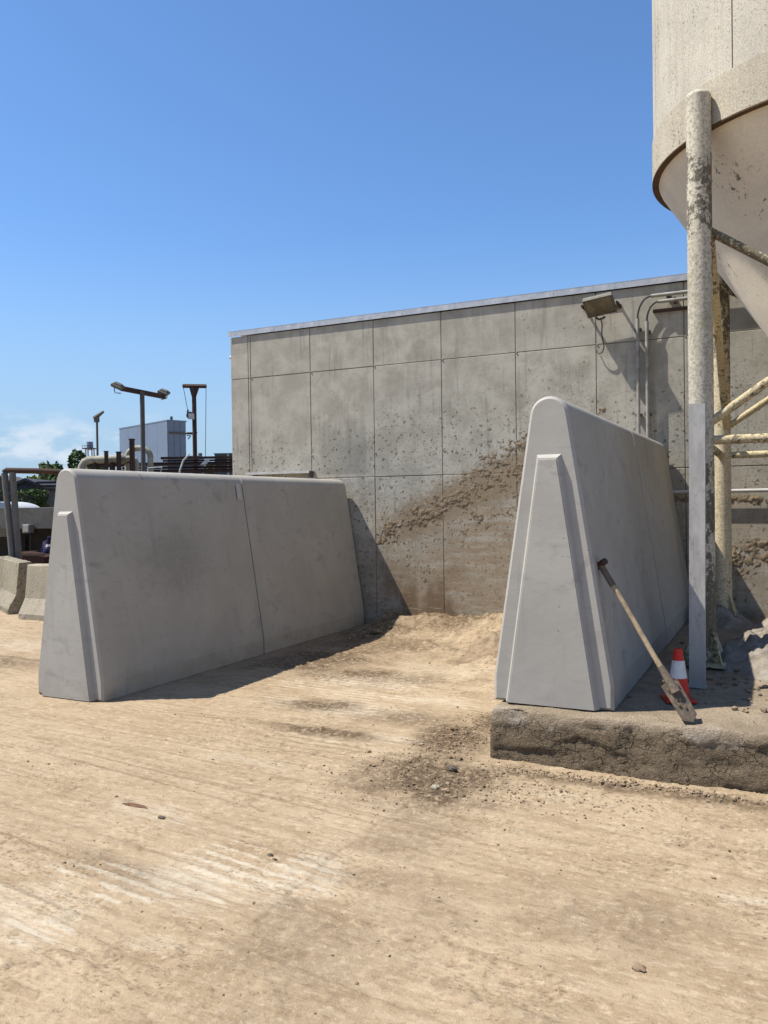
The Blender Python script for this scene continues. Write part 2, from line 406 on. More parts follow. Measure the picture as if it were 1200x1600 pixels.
def m_silo(amount, basecol=(.60, .545, .43), green=.0, fs=36, cw=.9):
    def fn(t):
        p = t.pos()
        n0 = t.noise(p, 1.7, 4, .6); cl = t.noise(t.vmul(p, (1, 1, .45)), 2.0, 4, .62)
        a = t.noise(p, fs, 5, .75); b = t.noise(p, fs*2.4, 4, .7)
        c = t.mix(t.map(n0, .3, .7), tuple(v*.86 for v in basecol), tuple(min(1, v*1.06) for v in basecol))
        run = t.noise(t.vmul(p, (13, 13, .5)), 1.3, 4, .6)
        c = t.mix(t.map(run, .50, .68, 0, .40*min(1, amount*1.4)), c, tuple(v*q for v, q in zip(basecol, (.66, .60, .50))))
        c = t.mix(t.math('MULTIPLY', t.map(b, .47, .58), min(.75, 1.0*amount)), c, tuple(v*.5 for v in basecol))
        k = t.map(t.math('ADD', a, t.math('MULTIPLY', t.math('SUBTRACT', cl, .5), cw)), .70-.22*amount, .76-.20*amount)
        c = t.mix(t.math('MULTIPLY', k, .88), c, (.085, .072, .045))
        c = t.mix(t.math('MULTIPLY', t.map(b, .34, .42, 1, 0), amount*.5), c, (.62, .58, .50))
        rust = t.math('MULTIPLY', t.map(t.noise(p, 6, 5, .7), .63, .72), .2+.4*amount)
        c = t.mix(rust, c, (.25, .125, .045))
        if green: c = t.mix(t.math('MULTIPLY', t.map(t.noise(p, 3.3, 4, .6), .54, .66), green), c, (.16, .145, .045))
        return dict(c=c, r=.8, s=.3, n=t.bump(t.math('ADD', a, t.math('MULTIPLY', b, .4)), .35*amount+.03, .006))
    return fn
M['silo_shell'] = mat('dirty_cream_sheet', m_silo(.56, (.50, .455, .365), 0, 40, .35))
M['silo_band'] = mat('dirty_cream_band', m_silo(.66, (.47, .415, .31), 0, 40, .5))
M['silo_cone'] = mat('cream_paint', m_silo(.16, (.70, .61, .47), 0, 20, .9))
M['silo_leg'] = mat('lichen_cream_paint', m_silo(.92, (.50, .45, .345), .30, 19, 1.9))
M['silo_brace'] = mat('peeling_cream_paint', m_silo(.74, (.56, .455, .27), .10, 30, 1.2))
M['silo_back_leg'] = mat('warm_cream_paint', m_silo(.72, (.60, .495, .32), .12, 21, 1.7))  # rear legs in a warmer, yellower cream than the front ones
M['rim'] = plain('rusty_rim', (.10, .062, .034), .9, dirt=(.10, .06, .035))
def m_galv(t):
    p = t.pos(); n1 = t.noise(t.vmul(p, (3, 3, 1)), 6, 5, .7); v = t.voro(p, 60, out='Color')
    c = t.mix(t.map(n1, .35, .65), (.335, .32, .295), (.42, .405, .38))
    c = t.mix(t.map(t.noise(t.vmul(p, (1, 1, .6)), 20, 4, .7), .56, .70, 0, .6), c, (.22, .205, .185))
    c = t.mix(t.map(t.noise(t.vmul(p, (40, 40, 1.2)), 3, 4, .6), .60, .70, 0, .5), c, (.20, .18, .155))
    z = t.sep(p)[2]
    c = t.mix(t.math('MULTIPLY', t.map(z, .3, .75, .6, 0), t.map(n1, .4, .6)), c, (.28, .23, .17))
    return dict(c=c, r=t.map(n1, .3, .7, .66, .84), m=.0, s=.22, n=t.bump(n1, .12, .004))
M['galv'] = mat('galvanised_steel', m_galv)
M['coping'] = plain('aluminium_coping', (.50, .50, .50), .45, .5, var=.12, dirt=(.30, .28, .24), dirt_amt=.35)
M['conduit'] = plain('grey_conduit', (.31, .30, .27), .6, .1, dirt=(.17, .14, .10))
M['cable'] = plain('black_cable', (.05, .047, .043), .7)
M['lamp'] = plain('weathered_lamp_housing', (.15, .14, .115), .6, .1, dirt=(.085, .07, .05), dirt_amt=.8)
M['glass'] = mat('dusty_lamp_glass', lambda t: dict(c=t.mix(t.map(t.noise(t.obj(), 9, 4, .6), .35, .65), (.075, .065, .04), (.15, .125, .08)), r=.3, s=.6))
M['red'] = plain('red_plastic', (.60, .022, .014), .45, var=.25, dirt=(.30, .09, .05), dirt_amt=.5, bump=.05)
M['white'] = plain('white_band', (.70, .68, .66), .4, var=.1, dirt=(.45, .40, .35), dirt_amt=.4, bump=.05)
def m_print(t):
    p = t.obj()
    k = t.math('MULTIPLY', t.map(t.noise(t.vmul(p, (1, 1, 2.5)), 95, 2, .5), .55, .60), .75)
    return dict(c=t.mix(k, (.46, .455, .44), (.16, .16, .165)), r=.55)
M['print'] = mat('printed_sticker', m_print)
M['wood'] = plain('worn_ash_wood', (.33, .25, .155), .75, var=.35, scale=9, dirt=(.17, .13, .085), dirt_amt=.6)
M['iron'] = plain('muddy_iron', (.13, .10, .072), .85, .0, var=.3, scale=12, dirt=(.24, .19, .13), dirt_amt=.5, bump=.4)
M['rust'] = plain('rusted_steel', (.07, .040, .028), .9, .0, var=.45, scale=3, dirt=(.05, .035, .028), dirt_amt=.6)
M['mast'] = plain('dull_mast_steel', (.10, .098, .09), .65, .2, dirt=(.12, .07, .04))
M['pipe'] = plain('mossy_cream_pipe', (.36, .335, .25), .75, var=.3, scale=1.6, dirt=(.13, .12, .07), dirt_amt=.7)
M['clad'] = plain('blue_grey_cladding', (.150, .195, .265), .5, var=.05, scale=.4, fine=3)
M['jersey'] = mat('old_jersey_concrete', m_silo(.34, (.33, .285, .205), 0, 16, .8))
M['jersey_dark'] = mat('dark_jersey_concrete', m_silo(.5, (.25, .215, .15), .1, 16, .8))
M['bay'] = plain('bay_concrete', (.10, .097, .09), .95, var=.3, scale=1.5, dirt=(.06, .055, .05), dirt_amt=.6)  # concrete colour lowered to carry the shade inside the bay
M['frame'] = plain('grey_frame_steel', (.13, .13, .125), .7, .1, dirt=(.20, .13, .08))
M['boxgrey'] = plain('light_grey_box', (.16, .16, .155), .6)
M['skip'] = plain('shaded_red_skip', (.035, .014, .011), .8)  # red darkened in the colour itself for the shaded bay interior
M['sack'] = plain('violet_plastic', (.022, .018, .06), .5)  # violet taken near black, the bay's shade included in the colour
M['tarp'] = plain('white_cover', (.50, .51, .51), .5, var=.05)
M['slate'] = plain('dark_shed_boards', (.055, .06, .07), .8)
M['tile'] = plain('dark_roof', (.10, .10, .11), .85)
M['board'] = plain('pale_board', (.55, .55, .53), .6)
M['container'] = plain('dark_teal_container', (.05, .08, .09), .6)
def m_leaf(a, b):
    def fn(t):
        return dict(c=t.mix(t.attr('tone'), a, b), r=.65, s=.25)
    return fn
M['leaf'] = mat('green_leaves', m_leaf((.030, .060, .016), (.085, .135, .035)))
M['leafpale'] = mat('olive_leaves', m_leaf((.06, .09, .03), (.15, .18, .06)))
M['leafyellow'] = mat('yellow_green_leaves', m_leaf((.13, .16, .02), (.30, .32, .05)))
M['bark'] = plain('bark', (.09, .07, .05), .95)
M['brick'] = plain('crushed_red_clay', (.15, .075, .045), .95, var=.4, scale=20, bump=.8)
M['stone'] = plain('dark_stone', (.10, .08, .062), .9, var=.4, scale=20, bump=.6)
M['whitepipe'] = plain('pale_pipe', (.48, .47, .44), .45, var=.12, dirt=(.3, .24, .17))

# ================================================================ SETTING
def spaced(parts):
    out = []
    for a, b, s in parts: out.append(np.arange(a, b, s))
    return np.concatenate(out)
def geo(a, n, k, s):
    """n steps growing by factor k from a (signed by s)"""
    st = np.cumsum(np.array([.05*k**i for i in range(n)])); return a+s*st
def build_ground():
    xs = np.concatenate([geo(-12, 46, 1.25, -1)[::-1], spaced([(-12, -6, .05), (-6, -4.2, .025), (-4.2, .55, .0115), (.55, 5, .05)]), geo(5, 48, 1.25, 1)])
    ys = np.concatenate([geo(.9, 48, 1.25, -1)[::-1], spaced([(.9, 1.5, .03), (1.5, 4.0, .0072), (4.0, 5.2, .0115), (5.2, 10.6, .022), (10.6, 14, .06)]), geo(14, 46, 1.25, 1)])
    X, Y = np.meshgrid(xs, ys, indexing='ij')
    near = sstep(-16, -11, X)*(1-sstep(5, 8, X))*sstep(-1, 1, Y)*(1-sstep(13, 17, Y))
    # surface kinds
    streak = fbm(X*.9, Y*11+fbm(X*.7, Y*.7, 2, 3)*3, 4, 11)
    comb = .5+.5*np.sin(2*math.pi*(Y/.078+.9*fbm(X*.9, Y*.9, 3, 5)+X*.11/.078))
    pale = np.zeros_like(X); dark = np.zeros_like(X)
    for b in [(-3.05, 4.30, .50, .16, -.08, .7, 21), (-2.45, 5.12, .34, .10, -.1, .6, 22), (-1.15, 4.45, .38, .26, 0, .9, 23),
              (-2.82, 2.36, .40, .34, .1, .7, 24), (-2.35, 2.85, .42, .35, .3, .9, 25), (-3.1, 3.35, .40, .22, -.1, .9, 26),
              (-.12, 3.60, .20, .10, 0, .8, 27), (-3.6, 6.6, .9, .5, 0, .9, 28), (-3.2, 5.7, .8, .25, 0, .9, 29), (-1.9, 3.0, .25, .5, 0, .8, 30),
              (-2.1, 2.35, .22, .10, .1, .6, 33), (-8.2, 6.8, 1.2, .5, 0, .9, 31), (-3.0, 7.4, 1.0, .4, 0, .9, 32), (-2.6, 6.2, .6, .25, 0, .9, 34)]:
        pale = np.maximum(pale, blob(X, Y, *b[:5], soft=b[5], seed=b[6]))
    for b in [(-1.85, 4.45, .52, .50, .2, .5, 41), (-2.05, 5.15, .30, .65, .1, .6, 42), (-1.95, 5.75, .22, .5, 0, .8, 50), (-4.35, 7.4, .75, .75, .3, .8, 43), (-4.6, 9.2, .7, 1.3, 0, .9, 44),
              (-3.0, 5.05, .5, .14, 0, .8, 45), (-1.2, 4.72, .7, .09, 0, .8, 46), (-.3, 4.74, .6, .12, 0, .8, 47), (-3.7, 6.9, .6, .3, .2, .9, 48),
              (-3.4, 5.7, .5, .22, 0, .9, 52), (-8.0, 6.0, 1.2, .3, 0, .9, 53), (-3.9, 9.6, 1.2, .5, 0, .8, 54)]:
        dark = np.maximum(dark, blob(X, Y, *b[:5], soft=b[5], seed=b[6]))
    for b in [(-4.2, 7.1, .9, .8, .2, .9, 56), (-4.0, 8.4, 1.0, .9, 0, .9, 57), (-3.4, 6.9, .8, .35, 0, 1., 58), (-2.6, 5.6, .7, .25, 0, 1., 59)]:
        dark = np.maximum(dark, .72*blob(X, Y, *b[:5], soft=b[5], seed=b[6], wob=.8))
    for b in [(-2.72, 2.72, .5, .14, 0, .9, 49), (-1.5, 2.6, .40, .7, 0, 1., 51), (-.6, 3.2, .5, .3, 0, 1., 55)]:
        dark = np.maximum(dark, .38*blob(X, Y, *b[:5], soft=b[5], seed=b[6], wob=.9))
    combmask = np.maximum.reduce([blob(X, Y, -2.72, 2.45, .62, .5, 0, .7, 61), blob(X, Y, -3.3, 6.1, 1.3, 1.1, 0, .8, 62)*.9, blob(X, Y, -2.6, 4.9, .8, .3, 0, .8, 63)*.7, blob(X, Y, -2.2, 2.9, .5, .4, 0, .8, 64)*.8])
    tracks = sstep(.52, .72, streak)
    pale = np.clip(pale*.60+combmask*sstep(.60, .85, comb)*1.0*sstep(.42, .56, fbm(X*3.0, Y*6, 3, 66)), 0, 1)
    # the joint between two poured bays, running towards the wall
    jx = -1.86+.02*(Y-3)+.16*(fbm(Y*3.0, X*0+3, 5, 71, .6)-.5)
    joint = np.exp(-((X-jx)/.014)**2)*sstep(2.2, 2.5, Y)*(1-sstep(3.9, 4.3, Y))
    right = sstep(-.03, .03, X-jx)*(1-sstep(.2, 1.0, X-jx))*sstep(2.0, 2.5, Y)*(1-sstep(3.8, 4.2, Y))
    dark = np.clip(np.maximum(dark, right*.40*sstep(.3, .6, fbm(X*2, Y*5, 3, 72))), 0, 1)
    # heights: hard-packed and nearly flat, with broken crust and straight scrape marks
    U = X*math.cos(.12)-Y*math.sin(.12)*0+0; Vv = Y+.125*X*sstep(5.5, 4.0, Y)
    line = fbm(X*.22, Vv*34, 4, 12, .6); line2 = fbm(X*.35, Vv*15, 3, 19, .6)
    h = (fbm(X*.4, Y*.4, 3, 1)-.5)*.018+(fbm(X*2.2, Y*3.5, 4, 2)-.5)*.008
    flake = fbm(X*2.4+.8*fbm(X*3, Y*3, 2, 15), Vv*10, 6, 13, .60)
    lv = flake*12; fr = lv-np.floor(lv); act = sstep(.44, .60, fbm(X*1.2, Y*2.0, 3, 14))
    h += (sstep(0, .13, fr)-fr)*.0085*act
    crack = act*(1-sstep(.0, .16, fr))*sstep(.42, .58, fbm(X*6, Y*6, 3, 16))
    cl = fbm(X*9, Y*16, 5, 17, .62); area = sstep(.52, .62, fbm(X*1.6, Y*1.6, 3, 18))
    clump = sstep(.60, .68, cl)*area
    h += clump*.008; crack = np.maximum(crack, .8*np.clip(1-np.abs(cl-.605)/.02, 0, 1)*area)
    mark = sstep(.46, .66, fbm(X*.7, Y*.9, 4, 20))
    h += (line-.5)*.005*mark+(line2-.5)*.004
    scrape = np.clip(sstep(.60, .70, line)*mark+.5*sstep(.58, .68, line2)*mark, 0, 1); gouge = sstep(.40, .32, line)*mark
    crack = np.maximum(crack, .55*gouge)
    pale = np.clip(np.maximum(pale, scrape*.38), 0, 1)
    for k in range(7):
        yc = 1.9+.36*k+.10*math.sin(k*2.1)+.20*(fbm(X*.30, X*0+k*7.3, 2, 120+k)-.5); w = .05+.03*(k % 3)
        g = np.exp(-((Vv-yc)/w)**2)*sstep(.40, .60, fbm(X*.5, X*0+k*3.1, 2, 140+k))
        h -= g*.006; pale = np.clip(pale+g*.16, 0, 1); e = np.exp(-((np.abs(Vv-yc)-w*1.15)/.012)**2)*sstep(.40, .60, fbm(X*.5, X*0+k*3.1, 2, 140+k))
        h += e*.004; dark = np.maximum(dark, e*.30)
    h += combmask*(comb-.5)*.007
    h += (fbm(X*20, Y*24, 4, 9)-.5)*.007
    crumb = fbm(X*17, Y*17, 5, 8, .62)
    h += dark*(.002+.06*np.clip(crumb-.45, 0, 1))
    h -= joint*.004; h += (1-sstep(-.02, .02, X-jx))*.004*sstep(2.2, 2.5, Y)*(1-sstep(3.9, 4.3, Y))
    # tyre ridges low on the right of the frame
    ph = (Y+.13*X)/.30; h += .002*np.sin(2*math.pi*ph+3*fbm(X*.8, Y*2, 2, 81))*sstep(-2, -1.2, X)*(1-sstep(4.2, 4.6, Y))
    # earth banked against the wall and the block
    bank = (.15*sstep(8.7, 9.9, Y)+.10*blob(X, Y, -2.7, 9.2, 1.0, 1.3, 0, 1.0, 91)+.10*blob(X, Y, -2.2, 8.4, .6, 1.2, 0, 1.0, 92))*(1-sstep(10.4, 10.6, Y))
    bank *= sstep(-5.6, -4.6, X)*(1-sstep(-.9, -.5, X))
    lump = fbm(X*7, Y*7, 5, 93, .6)
    h += bank*(.55+.9*lump)
    dark = np.clip(dark-.5*blob(X, Y, -2.6, 9.0, 1.0, 1.0, 0, .8, 94), 0, 1)
    foot = np.clip(1-np.maximum(np.abs(X+5.53)-.45, 0)/.22, 0, 1)*sstep(4.7, 5.0, Y)*(1-sstep(9.9, 10.1, Y))
    h = h*(1-.93*foot)-.004*foot
    Z = h*near
    V = np.stack([X, Y, Z], -1).reshape(-1, 3)
    me = npmesh('ground', V, gridfaces(len(xs), len(ys)), M['ground'], True, dict(dark=dark*near, pale=pale*near, crack=np.clip(crack+.22*joint, 0, 1)*near))
    o = link('ground', me); tag(o, kind='structure')
    def hz(x, y):
        i = np.clip(np.searchsorted(xs, x), 0, len(xs)-1); j = np.clip(np.searchsorted(ys, y), 0, len(ys)-1)
        return Z[i, j]
    return hz, dark, xs, ys
GZ, GDARK, GXS, GYS = build_ground()

# ---------------------------------------------------------------- the big cast concrete building
YW = 9.92
WX = lambda x: x*.9493
def build_building():
    b = thing('concrete_building', 'tall weathered concrete wall building with cast panel joints and thin metal coping', 'building', (-3.2, YW, 0))
    def loc(v): return (v[0]+3.2, v[1]-YW, v[2])
    X0, X1 = -7.3497, 6.3
    part('wall_core', bbox(loc(((X0+X1)/2, YW+.011+4, 2.05)), (X1-X0-.02, 8.0, 4.10)), M['core'], b)
    vx = [X0]+[WX(q) for q in (-7.415, -7.373, -6.305, -5.255, -4.215, -3.166, -2.12, -1.075, -.03, 1.02, 2.07, 3.12, 4.17, 5.22)]+[X1]
    zz = [0.0, 1.9955, 3.4919, 4.1125]
    rnd = random.Random(3)
    for i in range(len(vx)-1):
        for j in range(len(zz)-1):
            g = .0044
            x0, x1 = vx[i]+(g if i else 0), vx[i+1]-g
            z0, z1 = zz[j]+(g if j else -.3), zz[j+1]-(g if j < 2 else 0)
            if i == 1: x0 += 0; x1 -= 0
            bm = bbox((0, 0, 0), (x1-x0, .024, z1-z0), 0, .004)
            part('wall_panel', bm, M['wall'], b, loc(((x0+x1)/2, YW+.012+rnd.uniform(-.0025, .0025), (z0+z1)/2)))
    # side wall panels of the left return
    for k in range(7):
        for j in range(len(zz)-1):
            z0, z1 = zz[j]+(.0055 if j else -.3), zz[j+1]-(.0055 if j < 2 else 0)
            part('wall_panel', bbox((0, 0, 0), (.024, 1.03, z1-z0), 0, .004), M['wall'], b, loc((X0+.004, YW+.58+1.05*k, (z0+z1)/2)))
    xs = [X0-.03, -6.55, -4.53, -2.51, -.5, 1.6, 3.8, X1+.03]
    for i in range(len(xs)-1):
        bm = bmesh.new(); L = xs[i+1]-xs[i]-.003
        box(bm, (0, 0, .0), (L, .003, .075)); box(bm, (0, .23, .0385), (L, .466, .003)); box(bm, (0, .462, 0), (L, .003, .075))
        part('coping_section', bm, M['coping'], b, loc(((xs[i]+xs[i+1])/2, YW-.026, 4.1574)))
    part('coping_section', bbox(loc((X0-.02, YW+4.2, 4.1662)), (.05, 7.5, .07)), M['coping'], b)
    part('roof', bbox(loc(((X0+X1)/2, YW+4.2, 4.132)), (X1-X0-.2, 7.5, .03)), M['bay'], b)
    # little plugs in the tie holes along the joints
    for x in vx[2:9]:
        for z in (2.32, 3.4919):
            bm = bmesh.new(); bmesh.ops.create_cone(bm, cap_ends=True, segments=10, radius1=.013, radius2=.010, depth=.010, matrix=Matrix.Rotation(math.pi/2, 4, 'X'))
            part('tie_plug', bm, M['conduit'], b, loc((x+.012, YW-.004, z)))
    # mud thrown and dried on the wall
    def crust(x0, x1, z0, z1, step, maskf, seed, amp):
        xs = np.arange(x0, x1, step); zs = np.arange(z0, z1, step)
        X, Z = np.meshgrid(xs, zs, indexing='ij')
        mk = maskf(X, Z)
        n = .40*fbm(X*5+Z*2, Z*8, 4, seed+3, .6)+.60*fbm(X*24, Z*24, 5, seed, .75)
        hh = (mk-.60+(n-.5)*2.5)
        H = np.where(hh > 0, np.minimum(hh, .55)*amp*(.25+1.5*fbm(X*30, Z*30, 3, seed+9, .65)), -.004)
        V = np.stack([X+3.2, -H, Z], -1).reshape(-1, 3)
        Fq = gridfaces(len(xs), len(zs))
        keep = (H.reshape(-1)[Fq] > 0).any(1); Fq = Fq[keep]
        used, inv = np.unique(Fq, return_inverse=True)
        o = link('mud_crust', npmesh('mud_crust', V[used], inv.reshape(-1, 4), M['mud'], True), b); tag(o, kind='stuff')
    def mk1(X, Z):
        c = 1.60+.41*(X+3.93)
        d = Z-c
        main = np.exp(-((d-.02)/.22)**2)*sstep(-5.6, -4.6, X)*.80
        up = np.exp(-((d-.24)/.20)**2)*sstep(-4.6, -3.1, X)*.72
        low = sstep(-.95, -.3, d)*(1-sstep(-.1, .1, d))*sstep(-5.0, -3.3, X)*.56
        scat = .20*sstep(-5.6, -4.2, X)*(1-sstep(.1, 1.0, d))*sstep(-1.2, -.6, d)
        drip = np.maximum.reduce([main, up, low, scat])
        return drip*(.75+.5*fbm(X*3, Z*3, 3, 103))
    crust(-5.5, -1.9, .25, 2.75, .010, mk1, 101, .017)
    def mk2(X, Z):
        return np.maximum(.85*np.exp(-((Z-1.63)/.06)**2), .72*np.exp(-((Z-1.0)/.28)**2)*sstep(-1.3, -.6, X))*(.6+.7*fbm(X*3.4, Z*3.4, 3, 113))
    crust(-1.5, 1.0, .35, 2.0, .0115, mk2, 111, .022)
    return b
build_building()
o = thing('corner_lamp', 'small lamp bracket poking out past the far left corner of the wall', 'lamp', (-7.3497, 10.15, 3.8486))
part('bracket', bbox((-.03, 0, 0), (.09, .03, .03)), M['mast'], o)
part('lamp_head', bbox((-.10, 0, .015), (.13, .10, .045), 0, .008), M['coping'], o)

# ---------------------------------------------------------------- raised slab on the right
def build_slab():
    sx, sy = 8.3, 5.50
    V, Fq = rockbox((sx, sy, .33), .016, .038, .009, 5.5, 201)
    x, y, z = V.T
    front = (y < -sy/2+.2)
    wob = (fbm((x+10)*1.6, z*0+2, 3, 203)-.5)*.07
    V[:, 1] += np.where(front, wob*(1-(z/.33)*.35), 0)-np.where(front, .05*(1-np.clip(z/.30, 0, 1)), 0)
    cav = sstep(.50, .66, fbm(x*9, z*16, 5, 205, .62))+.6*(fbm(x*26, z*30, 3, 207)-.5)
    V[:, 1] += np.where(y < -sy/2+.06, cav*.009+.012*sstep(.50, .53, fbm(x*2.2, z*7, 4, 209, .6)), 0)
    V[:, 2] += np.where(z > .2, (fbm(x*1.5, y*1.5, 4, 206)-.5)*.02, 0)
    # keep it level under the block
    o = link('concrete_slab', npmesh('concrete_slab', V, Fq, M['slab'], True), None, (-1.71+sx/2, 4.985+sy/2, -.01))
    tag(o, 'rough low concrete platform with muddy broken front edge under the silo', 'platform')
build_slab()
SLAB = .33

# ---------------------------------------------------------------- precast A-shaped blocks
def profile(inset=0.0):
    P = []
    hw, zf, r, zc = .385-inset, .16, .125-inset, 1.845
    d = math.hypot(hw, zc-zf); a = math.atan2(hw, zc-zf)-math.asin(r/d)
    P += [(-hw, inset), (-hw, zf)]
    n = 26
    for i in range(n+1):
        th = math.pi-a-(math.pi-2*a)*i/n
        P.append((r*math.cos(th), zc+r*math.sin(th)))
    P += [(hw, zf), (hw, inset)]
    return P
def block_mesh(L, c=.018, c2=.005):
    bm = bmesh.new(); rings = []
    for y, ins in ((0, c), (c, 0), (L-c2, 0), (L, c2)):
        rings.append([bm.verts.new((x, y, z)) for x, z in profile(ins)])
    n = len(rings[0])
    for i in range(3):
        for k in range(n): bm.faces.new((rings[i][k], rings[i][(k+1) % n], rings[i+1][(k+1) % n], rings[i+1][k]))
    bm.faces.new(rings[0][::-1]); bm.faces.new(rings[-1])
    bmesh.ops.recalc_face_normals(bm, faces=bm.faces[:])
    me = bpy.data.meshes.new('barrier_block'); bm.to_mesh(me); bm.free()
    me.materials.append(M['barrier'])
    for p in me.polygons: p.use_smooth = True
    me.set_sharp_from_angle(angle=math.radians(8))
    return me
BLK = block_mesh(2.36)
BLK2 = block_mesh(2.385, .006, .02)
BLK3 = block_mesh(2.47)
BLK4 = block_mesh(2.21, .006, .02)
def rib_mesh():
    bm = bmesh.new()
    a = [(-.305, .004), (-.078, 1.60), (.078, 1.60), (.305, .004)]; f = [(-.282, .004), (-.058, 1.572), (.058, 1.572), (.282, .004)]
    A = [bm.verts.new((x, .001, z)) for x, z in a]; Fv = [bm.verts.new((x, -.043, z)) for x, z in f]
    for i in range(4): bm.faces.new((A[i], A[(i+1) % 4], Fv[(i+1) % 4], Fv[i]))
    bm.faces.new(Fv); bm.faces.new(A[::-1])
    ed = [e for e in bm.edges if all(abs(v.co.y+.043) < 1e-4 for v in e.verts) and max(v.co.z for v in e.verts) > .5]
    bmesh.ops.bevel(bm, geom=ed, offset=.006, segments=2, affect='EDGES')
    bmesh.ops.recalc_face_normals(bm, faces=bm.faces[:])
    me = bpy.data.meshes.new('end_rib'); bm.to_mesh(me); bm.free(); me.materials.append(M['barrier']); return me
RIB = rib_mesh()
GB = 'precast A-shaped concrete blocks'
def block(x, y, z, label, rib, blk, rz=0):
    o = link('barrier_block', blk, None, (x, y, z)); o.rotation_euler.z = rz
    tag(o, label, 'concrete block', GB)
    if rib: link('end_rib', RIB, o)
    return o
b1 = block(-5.53, 5.10, .0, 'grey A-shaped concrete block with tapered end rib, standing by the old low barriers', True, BLK)
b2 = block(-5.528, 7.476, .0, 'plain grey A-shaped concrete block joined behind the stickered one, ending near the splashed wall', False, BLK2)
b3 = block(-1.345, 5.14, SLAB, 'grey A-shaped concrete block on the raised platform with a spade leaning on it', True, BLK3)
b4 = block(-1.343, 7.652, SLAB, 'grey A-shaped concrete block behind the spade block, next to the silo legs', False, BLK4)
# sticker at the top of the first block by the seam; lies on the sloping face
me = bpy.data.meshes.new('sticker'); bm = bbox((0, 0, 0), (.002, .075, .17)); bm.to_mesh(me); bm.free(); me.materials.append(M['print'])
st = link('sticker', me, b1, (.1495, 2.27, 1.78)); st.rotation_euler = (0, -math.radians(8.65), 0)
# crack and lifting hole on the crest
bm = bmesh.new(); tube(bm, [(.02, .78, 1.968), (.06, .785, 1.952), (.095, .80, 1.925), (.118, .81, 1.885)], .004, 6)
part('lifting_notch', bm, M['stone'], b1)

